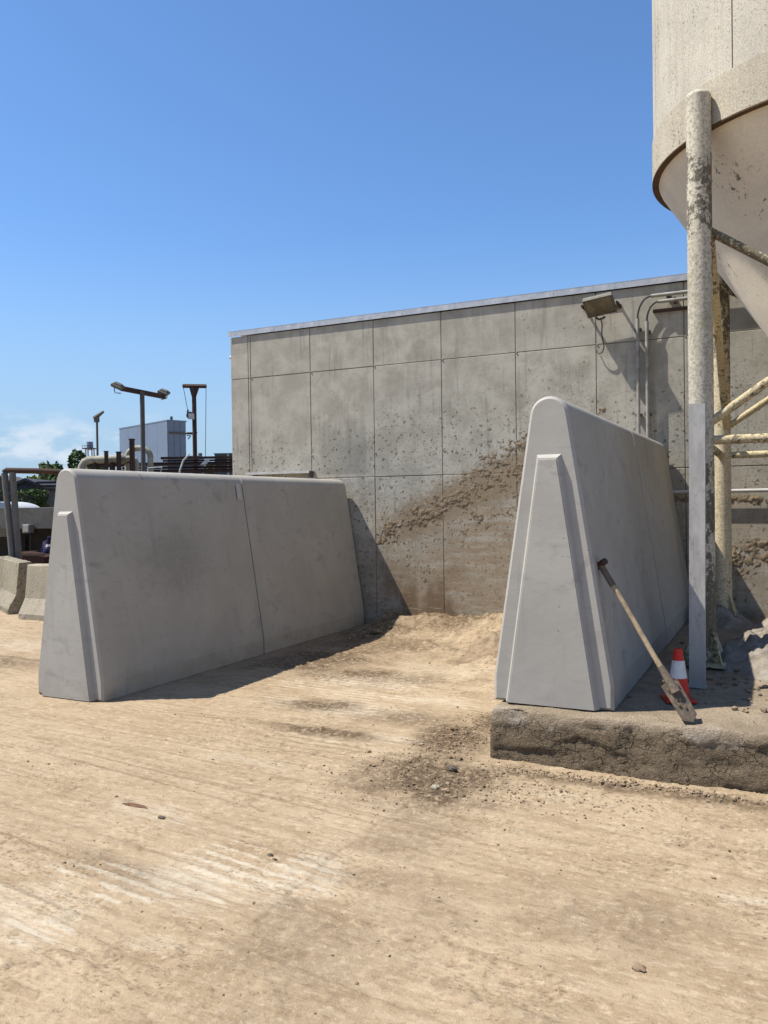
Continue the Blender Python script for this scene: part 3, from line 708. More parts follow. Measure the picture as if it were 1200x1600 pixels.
# ---------------------------------------------------------------- silo on tubular legs
def build_silo():
    cx, cy, R, zb, zt = .567, 8.21, 1.659, 4.556, 4.906
    s = thing('silo', 'big lichen-stained cream cylindrical silo with conical hopper on braced tube legs', 'silo', (cx, cy, SLAB))
    L = lambda v: (v[0]-cx, v[1]-cy, v[2]-SLAB)
    z0 = lambda z: z-SLAB
    # shell sheets, each a curved plate with an open seam
    seams = [math.radians(a) for a in (197.5, 237, 276, 315, 354, 393, 432, 471, 510, 557.5)]
    for k in range(len(seams)-1):
        bm = bmesh.new(); a0, a1 = seams[k]+.0035, seams[k+1]-.0035; n = 18
        ri, ro = R-.025, R-.002
        col = []
        for i in range(n+1):
            a = a0+(a1-a0)*i/n; c_, s_ = math.cos(a), math.sin(a)
            col.append([bm.verts.new((r*c_, r*s_, z0(z))) for r, z in ((ri, zt-.02), (ro, zt-.02), (ro, zt+5.0), (ri, zt+5.0))])
        for i in range(n):
            for q in range(4): bm.faces.new((col[i][q], col[i+1][q], col[i+1][(q+1) % 4], col[i][(q+1) % 4]))
        bm.faces.new(col[0]); bm.faces.new(col[-1][::-1])
        part('shell_sheet', bm, M['silo_shell'], s, smooth=True)
    part('shell_lining', lathe(bmesh.new(), [(R-.03, z0(zt-.1)), (R-.03, z0(zt+5))], 64), M['rim'], s, smooth=True)
    bm = lathe(bmesh.new(), [(R+.010, z0(zb)), (R+.010, z0(zt)), (R-.05, z0(zt+.006)), (R-.05, z0(zb+.003))], 128, closed=True)
    o = part('base_band', bm, M['silo_band'], s, smooth=True)
    bm = lathe(bmesh.new(), [(R+.011, z0(zb-.012)), (R+.011, z0(zb-.001)), (R-.085, z0(zb-.001)), (R-.085, z0(zb-.010))], 128, closed=True)
    part('bottom_rim', bm, M['rim'], s)
    bm = lathe(bmesh.new(), [(1.612, z0(zb-.013)), (1.596, z0(zb-.05)), (.16, z0(2.24)), (.16, z0(2.0)), (.14, z0(2.0)), (.14, z0(2.24))], 128)
    part('hopper_cone', bm, M['silo_cone'], s, smooth=True)
    bm = lathe(bmesh.new(), [(.24, z0(2.0)), (.24, z0(1.96)), (.05, z0(1.96))], 24); part('outlet_flange', bm, M['rim'], s)
    part('roof', lathe(bmesh.new(), [(R-.01, z0(zt+5)), (.2, z0(zt+5.7)), (.01, z0(zt+5.7))], 64), M['silo_shell'], s, smooth=True)
    legs = [(-.587, 6.89), (-.602, 9.37), (1.722, 9.37), (1.722, 6.89)]
    for x, y in legs:
        top = 4.78
        lg = part('leg', btube([L((x, y, .36)), L((x, y, 1.2)), L((x, y, 3)), L((x, y, top))], .093, 28), M['silo_leg' if y < 8 else 'silo_back_leg'], s, smooth=True)
        cap = lathe(bmesh.new(), [(.093, 0), (.084, .02), (.055, .038), (.005, .042)], 24)
        part('leg_cap', cap, M['silo_leg'], lg, L((x, y, top)), smooth=True)
        part('base_plate', bbox(L((x, y, .35)), (.34, .34, .025)), M['silo_brace'], lg)
        for k in range(4):
            a = math.pi/4+k*math.pi/2; bm = bmesh.new()
            prism(bm, [(.088, 0), (.20, 0), (.20, .03), (.10, .26), (.088, .26)], -.006, .006)
            part('gusset', bm, M['silo_brace'], lg, L((x, y, .362)), rot=(0, 0, a))
        if (x, y) == legs[0]:
            for dz, dx in ((.86, .0), (.66, -.02)):
                part('bolt_slot', bbox(L((x+.02+dx, y-.0905, dz)), (.026, .008, .022)), M['stone'], lg)
    def br(p, q, r=.034, n=1):
        p, q = Vector(L(p)), Vector(L(q)); d = (q-p).normalized(); p, q = p+d*.06, q-d*.06
        o = part('brace', btube([p+(q-p)*i/4 for i in range(5)], r, 14), M['silo_brace'], s, smooth=True)
    for i in range(4):
        a, b = legs[i], legs[(i+1) % 4]
        off = .0 if i % 2 else .0
        br((*a, 2.092), (*b, 2.092), .036)
        if i == 3:      # front: leg 4 -> leg 1
            br((*a, 3.815), (*b, 2.185)); br((a[0], a[1]+.07, 2.16), (b[0], b[1]+.07, 3.79))
        elif i == 0:    # left side, seen end on
            br((*a, 2.45), (b[0]-.03, b[1], 3.93), .04); br((a[0]+.07, a[1], 3.75), (b[0]+.05, b[1], 2.35), .036)
        else:
            br((*a, 2.35), (*b, 3.9)); br((a[0], a[1]+(.07 if i == 1 else 0), 3.9), (b[0], b[1]+(.07 if i == 1 else 0), 2.3))
    return s
build_silo()

# ---------------------------------------------------------------- guard post, spade, cone
o = thing('guard_post', 'flat grey galvanised steel post standing in front of the silo leg', 'steel post', (-.557, 6.02, SLAB))
o.rotation_euler = (0, math.radians(.5), 0)
bm = bmesh.new(); box(bm, (0, 0, .98), (.104, .006, 1.96)); box(bm, (-.049, .028, .98), (.006, .05, 1.96)); box(bm, (.049, .028, .98), (.006, .05, 1.96))
part('channel', bm, M['galv'], o)
part('foot_plate', bbox((0, .02, .004), (.13, .09, .008)), M['galv'], o)

def build_spade():
    a = Vector((-1.062, 5.27, 1.235)); b = Vector((-.487, 5.035, .338))
    d = (b-a).normalized()
    o = thing('spade', 'muddy spade with long wooden shaft leaning against the right concrete block', 'spade', b)
    L = (b-a).length
    side = d.cross(Vector((0, 1, .25))).normalized(); nrm = side.cross(d).normalized()
    rq = math.radians(42); side, nrm = side*math.cos(rq)+nrm*math.sin(rq), nrm*math.cos(rq)-side*math.sin(rq)
    Mx = Matrix((side, nrm, -d)).transposed()       # local: x across the blade, y out of it, z up the shaft
    o.rotation_euler = Mx.to_euler()
    bl = .27
    part('shaft', btube([(0, 0, .22), (0, .004, .5), (.004, .0, .8), (0, 0, L-.14)], .0165, 14, radii=[.0175, .0165, .0155, .0165]), M['wood'], o, smooth=True)
    g = part('handle', btube([(0, 0, L-.17), (0, 0, L-.02)], .0205, 14), M['iron'], o)
    bm = btube([(.022, -.045, L-.015), (.01, -.02, L-.012), (-.01, .01, L-.012), (-.012, .025, L-.015)], .021, 14); part('grip', bm, M['rust'], g)
    part('socket', btube([(0, 0, .19), (0, 0, .28), (0, 0, .36)], .02, 14, radii=[.030, .024, .020]), M['iron'], o)
    bm = bmesh.new(); n, k = 8, 9; vs_ = []
    for s_ in (0, 1):
        for i in range(n+1):
            u = i/n*2-1
            for j in range(k+1):
                w = j/k; hw = .048+.007*w
                z = w*.26+.035*abs(u)*(1-w)
                y = .007*u*u+.004*w+(.005 if s_ else 0)+.002*math.sin(u*7+w*11)
                vs_.append(bm.verts.new((u*hw, y, z)))
    id_ = lambda s_, i, j: vs_[s_*(n+1)*(k+1)+i*(k+1)+j]
    for i in range(n):
        for j in range(k):
            bm.faces.new((id_(0, i, j), id_(0, i+1, j), id_(0, i+1, j+1), id_(0, i, j+1)))
            bm.faces.new((id_(1, i, j), id_(1, i, j+1), id_(1, i+1, j+1), id_(1, i+1, j)))
    for i in range(n):
        for j in (0, k): bm.faces.new((id_(0, i, j), id_(1, i, j), id_(1, i+1, j), id_(0, i+1, j)))
    for j in range(k):
        for i in (0, n): bm.faces.new((id_(0, i, j), id_(0, i, j+1), id_(1, i, j+1), id_(1, i, j)))
    part('blade', bm, M['iron'], o, smooth=True)
    rnd = random.Random(5); bm = bmesh.new()
    for i in range(26):
        r = rnd.uniform(.003, .007)
        bmesh.ops.create_icosphere(bm, subdivisions=2, radius=r, matrix=Matrix.Translation((rnd.uniform(-.035, .035), rnd.choice((-.006, .018)), rnd.uniform(.05, .30)))@Matrix.Diagonal((1, .6, 1.5, 1)))
    for v in bm.verts: v.co += Vector((rnd.uniform(-1, 1), rnd.uniform(-1, 1), rnd.uniform(-1, 1)))*.003
    tag(part('stuck_mud', bm, M['soil'], o, smooth=True), kind='stuff')
build_spade()

def build_cone():
    o = thing('traffic_cone', 'small red and white traffic cone on the slab behind the spade blade', 'traffic cone', (-.632, 5.60, SLAB-.002))
    bm = bbox((0, 0, .008), (.19, .19, .016), 0, .004); part('base', bm, M['red'], o, rot=(0, 0, .35))
    h0, r0, h1, r1 = .016, .074, .335, .025
    rr = lambda z: r0+(r1-r0)*(z-h0)/(h1-h0)
    def seg(name, a, b, mt, e=0, top=False):
        pf = [(rr(a)+e, a), (rr(b)+e, b)]
        if top: pf += [(r1-.008, b+.004), (r1-.010, b-.03)]
        return part(name, lathe(bmesh.new(), pf, 40), mt, o, smooth=True)
    part('collar', lathe(bmesh.new(), [(r0+.012, .014), (r0+.010, .022), (r0, .024)], 40), M['red'], o, smooth=True)
    seg('lower_cone', h0, .150, M['red']); seg('white_band', .150, .262, M['white'], .0015); seg('upper_cone', .262, h1, M['red'], 0, True)
    bm = bmesh.new(); n = 5
    ca = math.radians(248)
    for i in range(n+1):
        a = ca-.30+.6*i/n
        for z in (.075, .118):
            bm.verts.new(((rr(z)+.002)*math.cos(a), (rr(z)+.002)*math.sin(a), z))
    bm.verts.ensure_lookup_table()
    for i in range(n): bm.faces.new([bm.verts[q] for q in (2*i, 2*i+2, 2*i+3, 2*i+1)])
    part('sticker', bm, M['print'], o)
build_cone()

# ---------------------------------------------------------------- floodlight, conduits, pipes on the wall
def build_flood():
    o = thing('wall_floodlight', 'square rusty floodlight tilted on the wall left of the conduits', 'floodlight', (-1.9254, YW, 3.9163))
    tilt = math.radians(55)
    T = Matrix.Translation((0, -.20, .0)) @ Matrix.Rotation(math.radians(-7), 4, 'Y') @ Matrix.Rotation(tilt, 4, 'X')
    h = part('housing', box(bmesh.new(), (0, 0, 0), (.34, .05, .27), 0, .01, T), M['lamp'], o)
    part('lens', box(bmesh.new(), (0, -.028, 0), (.29, .006, .22), 0, 0, T), M['glass'], h)
    fr = bmesh.new()
    for dx, dz, sx, sz in ((0, .126, .34, .018), (0, -.126, .34, .018), (.161, 0, .018, .234), (-.161, 0, .018, .234)):
        box(fr, (dx, -.028, dz), (sx, .014, sz), 0, 0, T)
    part('lens_frame', fr, M['lamp'], h)
    bm = bmesh.new(); box(bm, (.20, -.115, .0), (.02, .25, .03)); box(bm, (-.20, -.115, .0), (.02, .25, .03)); box(bm, (0, -.006, 0), (.42, .012, .05))
    part('bracket', bm, M['rust'], o)
    pts = [(.0, -.14, -.16), (.01, -.12, -.21), (.0, -.10, -.30), (.005, -.08, -.38), (.02, -.07, -.47), (.0, -.06, -.53), (-.04, -.05, -.545), (-.07, -.04, -.52), (-.075, -.02, -.49)]
    part('cable', btube(pts, .007, 8), M['cable'], o, smooth=True)
    bm = bmesh.new(); tube(bm, [(-.06, -.15, -.13), (-.02, -.15, -.16), (.02, -.14, -.15), (.05, -.15, -.135)], .012, 8)
    part('cable_knot', bm, M['cable'], o, smooth=True)
build_flood()
def conduit(x, ztop, zh, label, xs):
    o = thing('conduit', label, 'conduit', (x, YW-.075, 1.2), 0, 'conduits on the concrete wall')
    part('vertical_pipe', btube([(0, 0, 0), (0, 0, 1.2), (0, 0, ztop-1.2)], .021, 14), M['conduit'], o, smooth=True)
    z0 = ztop-1.2; z1 = zh-1.2; hx = xs-x
    pts = [Vector((0, 0, z0-.04))]+arc((hx, 0, z0), hx, math.pi, math.pi/2, 10, (1, 0, 0), (0, 0, (z1-z0)/hx))[0:]+[Vector((hx+.05, 0, z1))]
    part('cable', btube(pts, .011, 8), M['cable'], o, smooth=True)
    part('cross_pipe', btube([(hx, 0, z1), (hx+.8, 0, z1+.002), (hx+3.2, 0, z1)], .021, 14), M['conduit'], o, smooth=True)
    for z in (.35, 1.42, z0-.12):
        bm = bbox((0, .035, z), (.075, .07, .028)); part('clip', bm, M['mast'], o)
    for hxx in (hx+.18, hx+1.3): part('clip', bbox((hxx, .035, z1), (.028, .07, .07)), M['mast'], o)
conduit(-1.5198, 3.7313, 3.9756, 'left of two grey conduits on the wall, bending to the upper cross pipe', -1.3683)
conduit(-1.4172, 3.6922, 3.9023, 'right of two grey conduits on the wall, bending to the lower cross pipe', -1.2901)
o = thing('junction_tray', 'small dark cable tray behind the bend of the wall conduits', 'cable tray', (-1.0946, YW, 3.8681))
part('tray', bbox((0, -.02, -.06), (.52, .035, .035)), M['rust'], o)
o = thing('wall_pipe', 'thin pale horizontal pipe on the muddy wall behind the silo legs', 'pipe', (-1.38, YW-.07, 1.72))
part('tube', btube([(0, 0, 0), (1, 0, 0), (5, 0, 0)], .021, 12), M['whitepipe'], o, smooth=True)
for x in (.5, 1.25, 2.6): part('clip', bbox((x, .036, 0), (.03, .07, .05)), M['mast'], o)
o = thing('metal_channel', 'pale metal channel lying along the wall just behind the stickered block', 'metal channel', (-7.0076, YW, 2.0747))
bm = bmesh.new(); box(bm, (.535, -.075, .028), (1.07, .15, .006)); box(bm, (.535, -.148, .012), (1.07, .006, .03))
part('ledge', bm, M['whitepipe'], o)
part('end_bracket', bbox((1.04, -.05, -.02), (.02, .10, .085)), M['mast'], o); part('end_bracket', bbox((.1, -.05, -.02), (.02, .10, .085)), M['mast'], o)

# ---------------------------------------------------------------- heaps and loose stones
def heap(name, cx, cy, rx, ry, hgt, z, mt, seed, label, step=.016, lump=9):
    xs = np.arange(-rx, rx, step); ys = np.arange(-ry, ry, step); X, Y = np.meshgrid(xs, ys, indexing='ij')
    r = np.sqrt((X/rx)**2+(Y/ry)**2)+.4*(fbm((X+cx)*3.5, (Y+cy)*3.5, 3, seed)-.5)
    mk = 1-sstep(.15, .95, r)
    n = fbm((X+cx)*lump, (Y+cy)*lump, 5, seed+2, .6); ridg = 1-np.abs(fbm((X+cx)*lump*1.7, (Y+cy)*lump*1.7, 3, seed+4)-.5)*3
    H = mk*hgt*(.35+1.0*n)+mk*.05*ridg-.02
    V = np.stack([X, Y, H], -1).reshape(-1, 3); Fq = gridfaces(len(xs), len(ys))
    keep = (V[:, 2][Fq] > -.018).any(1); Fq = Fq[keep]; used, inv = np.unique(Fq, return_inverse=True)
    o = link(name, npmesh(name, V[used], inv.reshape(-1, 4), mt, True), None, (cx, cy, z)); return tag(o, label, None, None, 'stuff')
heap('mud_heap', -.10, 7.35, .62, 1.05, .20, SLAB, M['greymud'], 301, 'lumpy grey cement mud heaped round the silo legs', .014, 7)
heap('mud_heap', -.60, 9.3, .42, .5, .16, SLAB, M['greymud'], 311, 'dark mud heaped round the rear silo leg', .016, 8)
heap('mud_heap', .75, 9.4, 1.2, .7, .25, SLAB, M['greymud'], 321, 'mud bank against the wall under the silo', .03, 5)
heap('soil_heap', -2.5, 8.7, .95, 1.35, .20, .02, M['soil'], 331, 'loose tan soil heaped between the two rows of blocks', .018, 6)
heap('soil_heap', -4.2, 9.6, .8, .42, .11, .07, M['soil'], 341, 'low bank of soil at the foot of the splashed wall', .018, 7)

def pebbles():
    rnd = np.random.default_rng(17)
    bmi = bmesh.new(); bmesh.ops.create_icosphere(bmi, subdivisions=1, radius=1); bmi.verts.ensure_lookup_table()
    bv = np.array([v.co[:] for v in bmi.verts]); bf = np.array([[v.index for v in f.verts] for f in bmi.faces]); bmi.free()
    Vs, Fs = [], []; off = 0
    def add(x, y, r, z=None):
        nonlocal off
        sc_ = r*np.array([1, rnd.uniform(.6, 1), rnd.uniform(.4, .75)]); a = rnd.uniform(0, 6.28)
        P = bv*(1+rnd.uniform(-.28, .28, (len(bv), 1)))*sc_
        P = np.stack([P[:, 0]*math.cos(a)-P[:, 1]*math.sin(a), P[:, 0]*math.sin(a)+P[:, 1]*math.cos(a), P[:, 2]], 1)
        Vs.append(P+np.array([x, y, (GZ(x, y) if z is None else z)+r*.2])); Fs.append(bf+off); off += len(bv)
    for _ in range(900):
        x, y = rnd.uniform(-4.5, .5), rnd.uniform(1.9, 7.2)
        if -1.8 < x and y > 4.85: continue
        add(x, y, float(np.clip(rnd.lognormal(-5.5, .45), .0015, .011)))
    for cx, cy, rx, ry, n in ((-1.85, 4.45, .55, .45, 200), (-2.0, 5.3, .25, .6, 350), (-.75, 4.78, 1.0, .07, 420), (-1.2, 4.4, .7, .3, 220), (-2.4, 8.6, .8, 1.2, 500), (-4.5, 9.4, .5, .9, 260)):
        for _ in range(n):
            x, y = rnd.normal(cx, rx*.5), rnd.normal(cy, ry*.5)
            if x > -1.78 and y > 4.9: continue
            add(x, y, float(np.clip(rnd.lognormal(-5.15, .5), .002, .02)), None if y < 7.5 else float(GZ(x, y))+.02)
    for _ in range(220):
        x, y = rnd.normal(-.2, .35), rnd.normal(6.5, .7)
        if x > .8 or y < 5.15: continue
        add(x, y, float(np.clip(rnd.lognormal(-4.6, .5), .003, .03)), SLAB)
    nA = len(Vs)
    for cx, cy, rx, ry, n in ((-1.85, 4.45, .60, .46, 1500), (-2.05, 5.25, .32, .85, 1000), (-1.0, 4.82, .9, .07, 600), (-4.4, 8.4, .5, 1.2, 700)):
        for _ in range(n):
            x, y = rnd.normal(cx, rx*.5), rnd.normal(cy, ry*.5)
            if x > -1.78 and y > 4.9: continue
            add(x, y, float(np.clip(rnd.lognormal(-5.8, .5), .0018, .014)))
    off0 = sum(len(v) for v in Vs[:nA])
    o = link('dark_crumbs', npmesh('dark_crumbs', np.concatenate(Vs[nA:]), np.concatenate(Fs[nA:])-off0, M['darksoil'], False)); tag(o, 'dark crumbled earth lying along the platform corner', kind='stuff')
    Vs, Fs = Vs[:nA], Fs[:nA]
    o = link('loose_crumbs', npmesh('loose_crumbs', np.concatenate(Vs), np.concatenate(Fs), M['soil'], False)); tag(o, 'small crumbs of dirt and grit scattered over the yard', kind='stuff')
pebbles()
def stone(x, y, r, label, mt='stone', s=(1, .8, .6), seed=1, name='stone', cat='stone'):
    bm = bmesh.new(); bmesh.ops.create_icosphere(bm, subdivisions=3, radius=r); rnd = random.Random(seed)
    ph = [rnd.uniform(0, 6) for _ in range(6)]
    for v in bm.verts:
        n = v.co/r; k = 1+.22*math.sin(n.x*3+ph[0])*math.sin(n.y*4+ph[1])+.12*math.sin(n.z*7+n.x*6+ph[2])+.06*math.sin(n.y*13+ph[3])
        v.co = Vector((n.x*s[0], n.y*s[1], n.z*s[2]))*r*k
    o = part(name, bm, M[mt], None, (x, y, float(GZ(x, y))+r*s[2]*.55), smooth=True); tag(o, label, cat)
stone(-2.155, 3.150, .013, 'dark round stone lying alone on the open dirt, the larger of a close pair', seed=2)
stone(-2.11, 3.120, .011, 'dark pebble beside the larger round stone on the open dirt', seed=3)
stone(-3.19, 3.385, .05, 'flat smear of crumbled reddish clay on the dirt', 'brick', (1.6, .35, .10), 4, 'clay_clod', 'clod')
stone(-2.93, 3.30, .02, 'dark muddy clod near the reddish clay smear', 'stone', (1.2, .6, .35), 6, 'mud_clod', 'clod')
stone(-.47, 2.93, .022, 'grey-brown stone half sunk in the near dirt at the right', 'soil', (1.1, .9, .4), 7)
stone(-1.83, 4.62, .028, 'dark stone at the foot of the platform corner', 'stone', (1.1, .8, .6), 8)
stone(-1.80, 4.29, .022, 'pale stone in the dark crumbly dirt patch', 'jersey', (1, .9, .6), 9)
stone(-4.55, 9.0, .06, 'flat tan stone at the edge of the block shadow by the wall', 'soil', (1.4, .8, .45), 10)

# ================================================================ LEFT BACKGROUND
def jersey(x0, y, L, label, rz, mt='jersey'):
    pr = [(-.27, 0), (-.27, .08), (-.15, .30), (-.095, .78), (-.08, .80), (.08, .80), (.095, .78), (.15, .30), (.27, .08), (.27, 0)]
    bm = bmesh.new(); n = 24; rings = []; rnd = random.Random(int(x0*10))
    for i in range(n+1):
        s = L*i/n
        rings.append([bm.verts.new((s, p[0]*(1 if 0 < i < n else .97)+rnd.uniform(-.004, .004), p[1]+(rnd.uniform(-.008, .004) if p[1] > .7 else 0))) for p in pr])
    k = len(pr)
    for i in range(n):
        for j in range(k-1): bm.faces.new((rings[i][j], rings[i][j+1], rings[i+1][j+1], rings[i+1][j]))
    bm.faces.new(rings[0]); bm.faces.new(rings[-1][::-1])
    o = part('jersey_barrier', bm, M[mt], None, (x0, y, 0), rot=(0, 0, rz)); tag(o, label, 'concrete barrier', 'old concrete road barriers')
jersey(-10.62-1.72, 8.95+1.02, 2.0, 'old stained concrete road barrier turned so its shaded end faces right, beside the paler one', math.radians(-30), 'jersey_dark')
jersey(-10.17, 8.72, 2.0, 'old pale concrete road barrier partly hidden by the stickered block', 0)

def frame():
    D = 14.5
    o = thing('pipe_frame', 'tall grey tubular steel frame with two posts and a top rail behind old barriers', 'steel frame', spot(25, 940, D))
    base = Vector(o.location)
    P = lambda x, y: spot(x, y, D)-base
    part('post', btube([P(24, 930), P(20, 880), P(7, 739)], .055, 12), M['frame'], o, smooth=True)
    part('post', btube([P(33, 930), P(30, 880), P(19.5, 738)], .055, 12), M['frame'], o, smooth=True)
    part('top_rail', btube([P(6, 738), P(10, 735), P(60, 736), P(130, 739)], .05, 12), M['rust'], o, smooth=True)
    for y in (770, 800, 830, 862):
        f = (y-745)/135; part('rung', btube([P(8+12*f, y), P(19+11*f, y)], .018, 8), M['frame'], o)
    part('post', btube([P(128, 739), P(134, 930)], .055, 12), M['frame'], o, smooth=True)
frame()

def bay():
    D = 18.0
    c = spot(30, 955, D)
    rz = math.radians(8)
    o = thing('storage_bay', 'low open-fronted concrete storage bay with a pale beam along its top', 'storage bay', (c.x, c.y, 0), rz)
    for k in range(8): part('beam_panel', bbox((-8+2.0*k+1, 0, 1.42), (1.985, .22, .46), 0, .008), M['bay'], o)
    part('back_wall', bbox((0, 3.2, .8), (16, .2, 1.6)), M['bay'], o)
    part('roof_slab', bbox((0, 1.70, 1.52), (16, 3.12, .12)), M['bay'], o)
    for k in range(5): part('pier', bbox((-8.1+4.05*k, .0, .594), (.22, .2, 1.187)), M['bay'], o)
    c2 = spot(44, 826, D-.35)
    q = thing('utility_box', 'light grey utility box hanging below the bay beam', 'electrical box', c2, rz)
    part('cabinet', bbox((0, 0, 0), (.19, .16, .19), 0, .01), M['boxgrey'], q); part('lid', bbox((.01, -.085, 0), (.14, .012, .14), 0, .004), M['conduit'], q)
    part('cable', btube([(.05, .0, -.095), (.04, .02, -.6), (.05, .05, -.83)], .012, 8), M['cable'], q)
    c3 = spot(58, 900, D-.6)
    q = thing('skip_bin', 'dark red sloping steel skip in the shaded storage bay', 'skip', (c3.x, c3.y, 0), rz)
    bm = bmesh.new(); prism(bm, [(-.30, .0), (.36, .0), (.45, .62), (-.25, .72), (-.42, .5)], -.3, .3); part('tub', bm, M['skip'], q)
    part('rim', bbox((.09, -.31, .67), (.74, .03, .05)), M['rust'], q)
    c4 = spot(75, 862, D-.4)
    q = thing('plastic_sack', 'crumpled violet plastic sack beside the dark red skip', 'sack', c4)
    bm = bmesh.new(); bmesh.ops.create_icosphere(bm, subdivisions=3, radius=.2)
    for v in bm.verts: v.co = Vector((v.co.x*.9, v.co.y*.6, v.co.z*1.1))*(1+.18*math.sin(v.co.x*23)*math.sin(v.co.z*19+1)); 
    part('bag', bm, M['sack'], q); part('neck', btube([(0, 0, .2), (.02, 0, .27), (.05, 0, .32)], .03, 8, radii=[.05, .025, .045]), M['sack'], q)
bay()
def dome():
    c = spot(6, 799, 22)
    o = thing('white_cover', 'smooth white rounded cover rising behind the low bay wall', 'cover', (c.x, c.y, 0), math.radians(26))
    bm = bmesh.new(); prof = [(math.cos(a)*.72, math.sin(a)*.30+1.52) for a in np.linspace(math.pi, 0, 17)]+[(.74, .9), (-.74, .9)]
    prism(bm, prof, -.6, .8); part('shell', bm, M['tarp'], o)
    part('body', bbox((0, .1, .45), (1.4, 1.3, .9)), M['mast'], o)
dome()

def leaves(center, radii, n, size, mt, parent, seed, name='crown', holes=.35, boxy=False):
    rng = np.random.default_rng(seed); C0 = np.array(center); Rr = np.array(radii)
    k = max(5, int(9*Rr.max()/max(Rr.min(), .5))); 
    cl = rng.normal(size=(k, 3)); cl /= np.linalg.norm(cl, axis=1, keepdims=True); cl *= rng.uniform(.25, .78, (k, 1)); cr = rng.uniform(.28, .5, k)
    idx = rng.integers(0, k, n); d = rng.normal(size=(n, 3)); d /= np.linalg.norm(d, axis=1, keepdims=True)
    P = (cl[idx]+d*(cr[idx]*rng.uniform(.55, 1.08, n)**.5)[:, None])
    if boxy: P = rng.uniform(-1, 1, (n, 3)); f = rng.integers(0, 3, n); sgn = rng.choice([-1, 1], n); P[np.arange(n), f] = sgn*rng.uniform(.9, 1.03, n)
    tone = np.clip(rng.normal(.45, .2, n)+.25*(rng.random(k)[idx]-.5), 0, 1)
    P = P*Rr+C0
    a = rng.normal(size=(n, 3)); a /= np.linalg.norm(a, axis=1, keepdims=True); b = np.cross(a, rng.normal(size=(n, 3))); b /= np.linalg.norm(b, axis=1, keepdims=True)
    s = size*rng.uniform(.6, 1.3, (n, 1))
    V = np.stack([P-a*s, P-b*s*.55, P+a*s, P+b*s*.55], 1).reshape(-1, 3); Fq = np.arange(4*n).reshape(-1, 4)
    return link(name, npmesh(name, V, Fq, M[mt], False, dict(tone=np.repeat(tone, 4))), parent)
def tree(px, ytop, wpx, d, mt, label, seed, n=2600, leaf=.13, cat='tree', name='tree', group=None, ylow=790):
    top = spot(px, ytop, d); r = wpx*d/FOC/2; hgt = top.z
    o = thing(name, label, cat, (top.x, top.y, 0), 0, group)
    ch = min(hgt*.78, 2.2*r+.8); cz = hgt-ch/2
    part('trunk', btube([(0, 0, 0), (.05, 0, hgt*.3), (0, .05, hgt*.6), (.05, .02, hgt*.85)], .1, 8, radii=[.16, .12, .08, .03]), M['bark'], o, smooth=True)
    rnd = random.Random(seed)
    for i in range(5):
        a = rnd.uniform(0, 6.28); z = hgt*rnd.uniform(.35, .65)
        part('limb', btube([(0, 0, z), (.4*r*math.cos(a), .4*r*math.sin(a), z+.2*ch), (.8*r*math.cos(a), .8*r*math.sin(a), z+.35*ch)], .04, 6, radii=[.06, .04, .015]), M['bark'], o)
    leaves((0, 0, cz), (r, r, ch/2), n, leaf, mt, o, seed)
    return o
GT = 'trees beyond the yard'
tree(136, 703, 70, 46, 'leaf', 'dark green tree crown rising above the long pipe, under the tank tower', 501, 5200, .16, group=GT)
tree(92, 718, 46, 40, 'leaf', 'ragged dark tree top at the shoulder of the stickered block', 502, 2600, .12, group=GT)
tree(72, 722, 40, 44, 'leafpale', 'olive green tree above the rail of the steel frame', 503, 1800, .14, group=GT)
tree(80, 738, 50, 31, 'leaf', 'dense dark green bush beside the dark shed', 504, 4200, .10, 'bush', 'bush')
tree(47, 738, 34, 30.5, 'leafyellow', 'bright yellow-green shrub over the dark shed roof', 505, 2000, .085, 'shrub', 'shrub')
for i, (px, yt, w, d) in enumerate(((345, 728, 26, 60), (255, 722, 60, 75), (330, 716, 40, 90))):
    tree(px, yt, w, d, 'leaf', ('low green bush among the rusty steel beams', 'low green bush at the foot of the blue-grey building', 'far green tree behind the pulley post')[i], 520+i, 1500, .2, 'tree', 'tree')
c = spot(20, 790, 24.6)
hd = thing('hedge', 'clipped dark green hedge behind the low bay wall', 'hedge', (c.x, c.y, 0), math.radians(26))
part('stem_core', bbox((-.6, .0, 1.0), (2.85, .7, 2.0)), M['bark'], hd)
leaves((-.6, 0, 1.10), (1.5, .42, 1.06), 9000, .05, 'leaf', hd, 531, 'foliage', boxy=True)
def shed(px, yapex, yeave, w, d, label, mt, name='shed'):
    a = spot(px, yapex, d); e = spot(px, yeave, d)
    o = thing(name, label, 'shed', (a.x, a.y, 0), math.radians(32)); hw = w*d/FOC/2
    bm = bmesh.new(); prism(bm, [(-hw, 0), (hw, 0), (hw, e.z), (0, a.z-.06), (-hw, e.z)], 0, 3); part('wall', bm, M['slate'], o)
    for s in (-1, 1):
        bm = bmesh.new(); prism(bm, [(0, a.z), (s*(hw+.15), e.z-.06), (s*(hw+.15), e.z-.14), (0, a.z-.09)], -.15, 3.15); part('roof', bm, M[mt], o)
    for k in range(5): part('board', bbox((-hw*.8+hw*.4*k, -.012, e.z/2), (hw*.36, .02, e.z*.98)), M['slate'], o)
shed(41, 747, 757, 44, 26.5, 'dark gabled timber shed behind the clipped hedge', 'slate')
shed(-2, 742, 762, 78, 42, 'dark roofed house at the left edge behind the frame posts', 'tile', 'house')

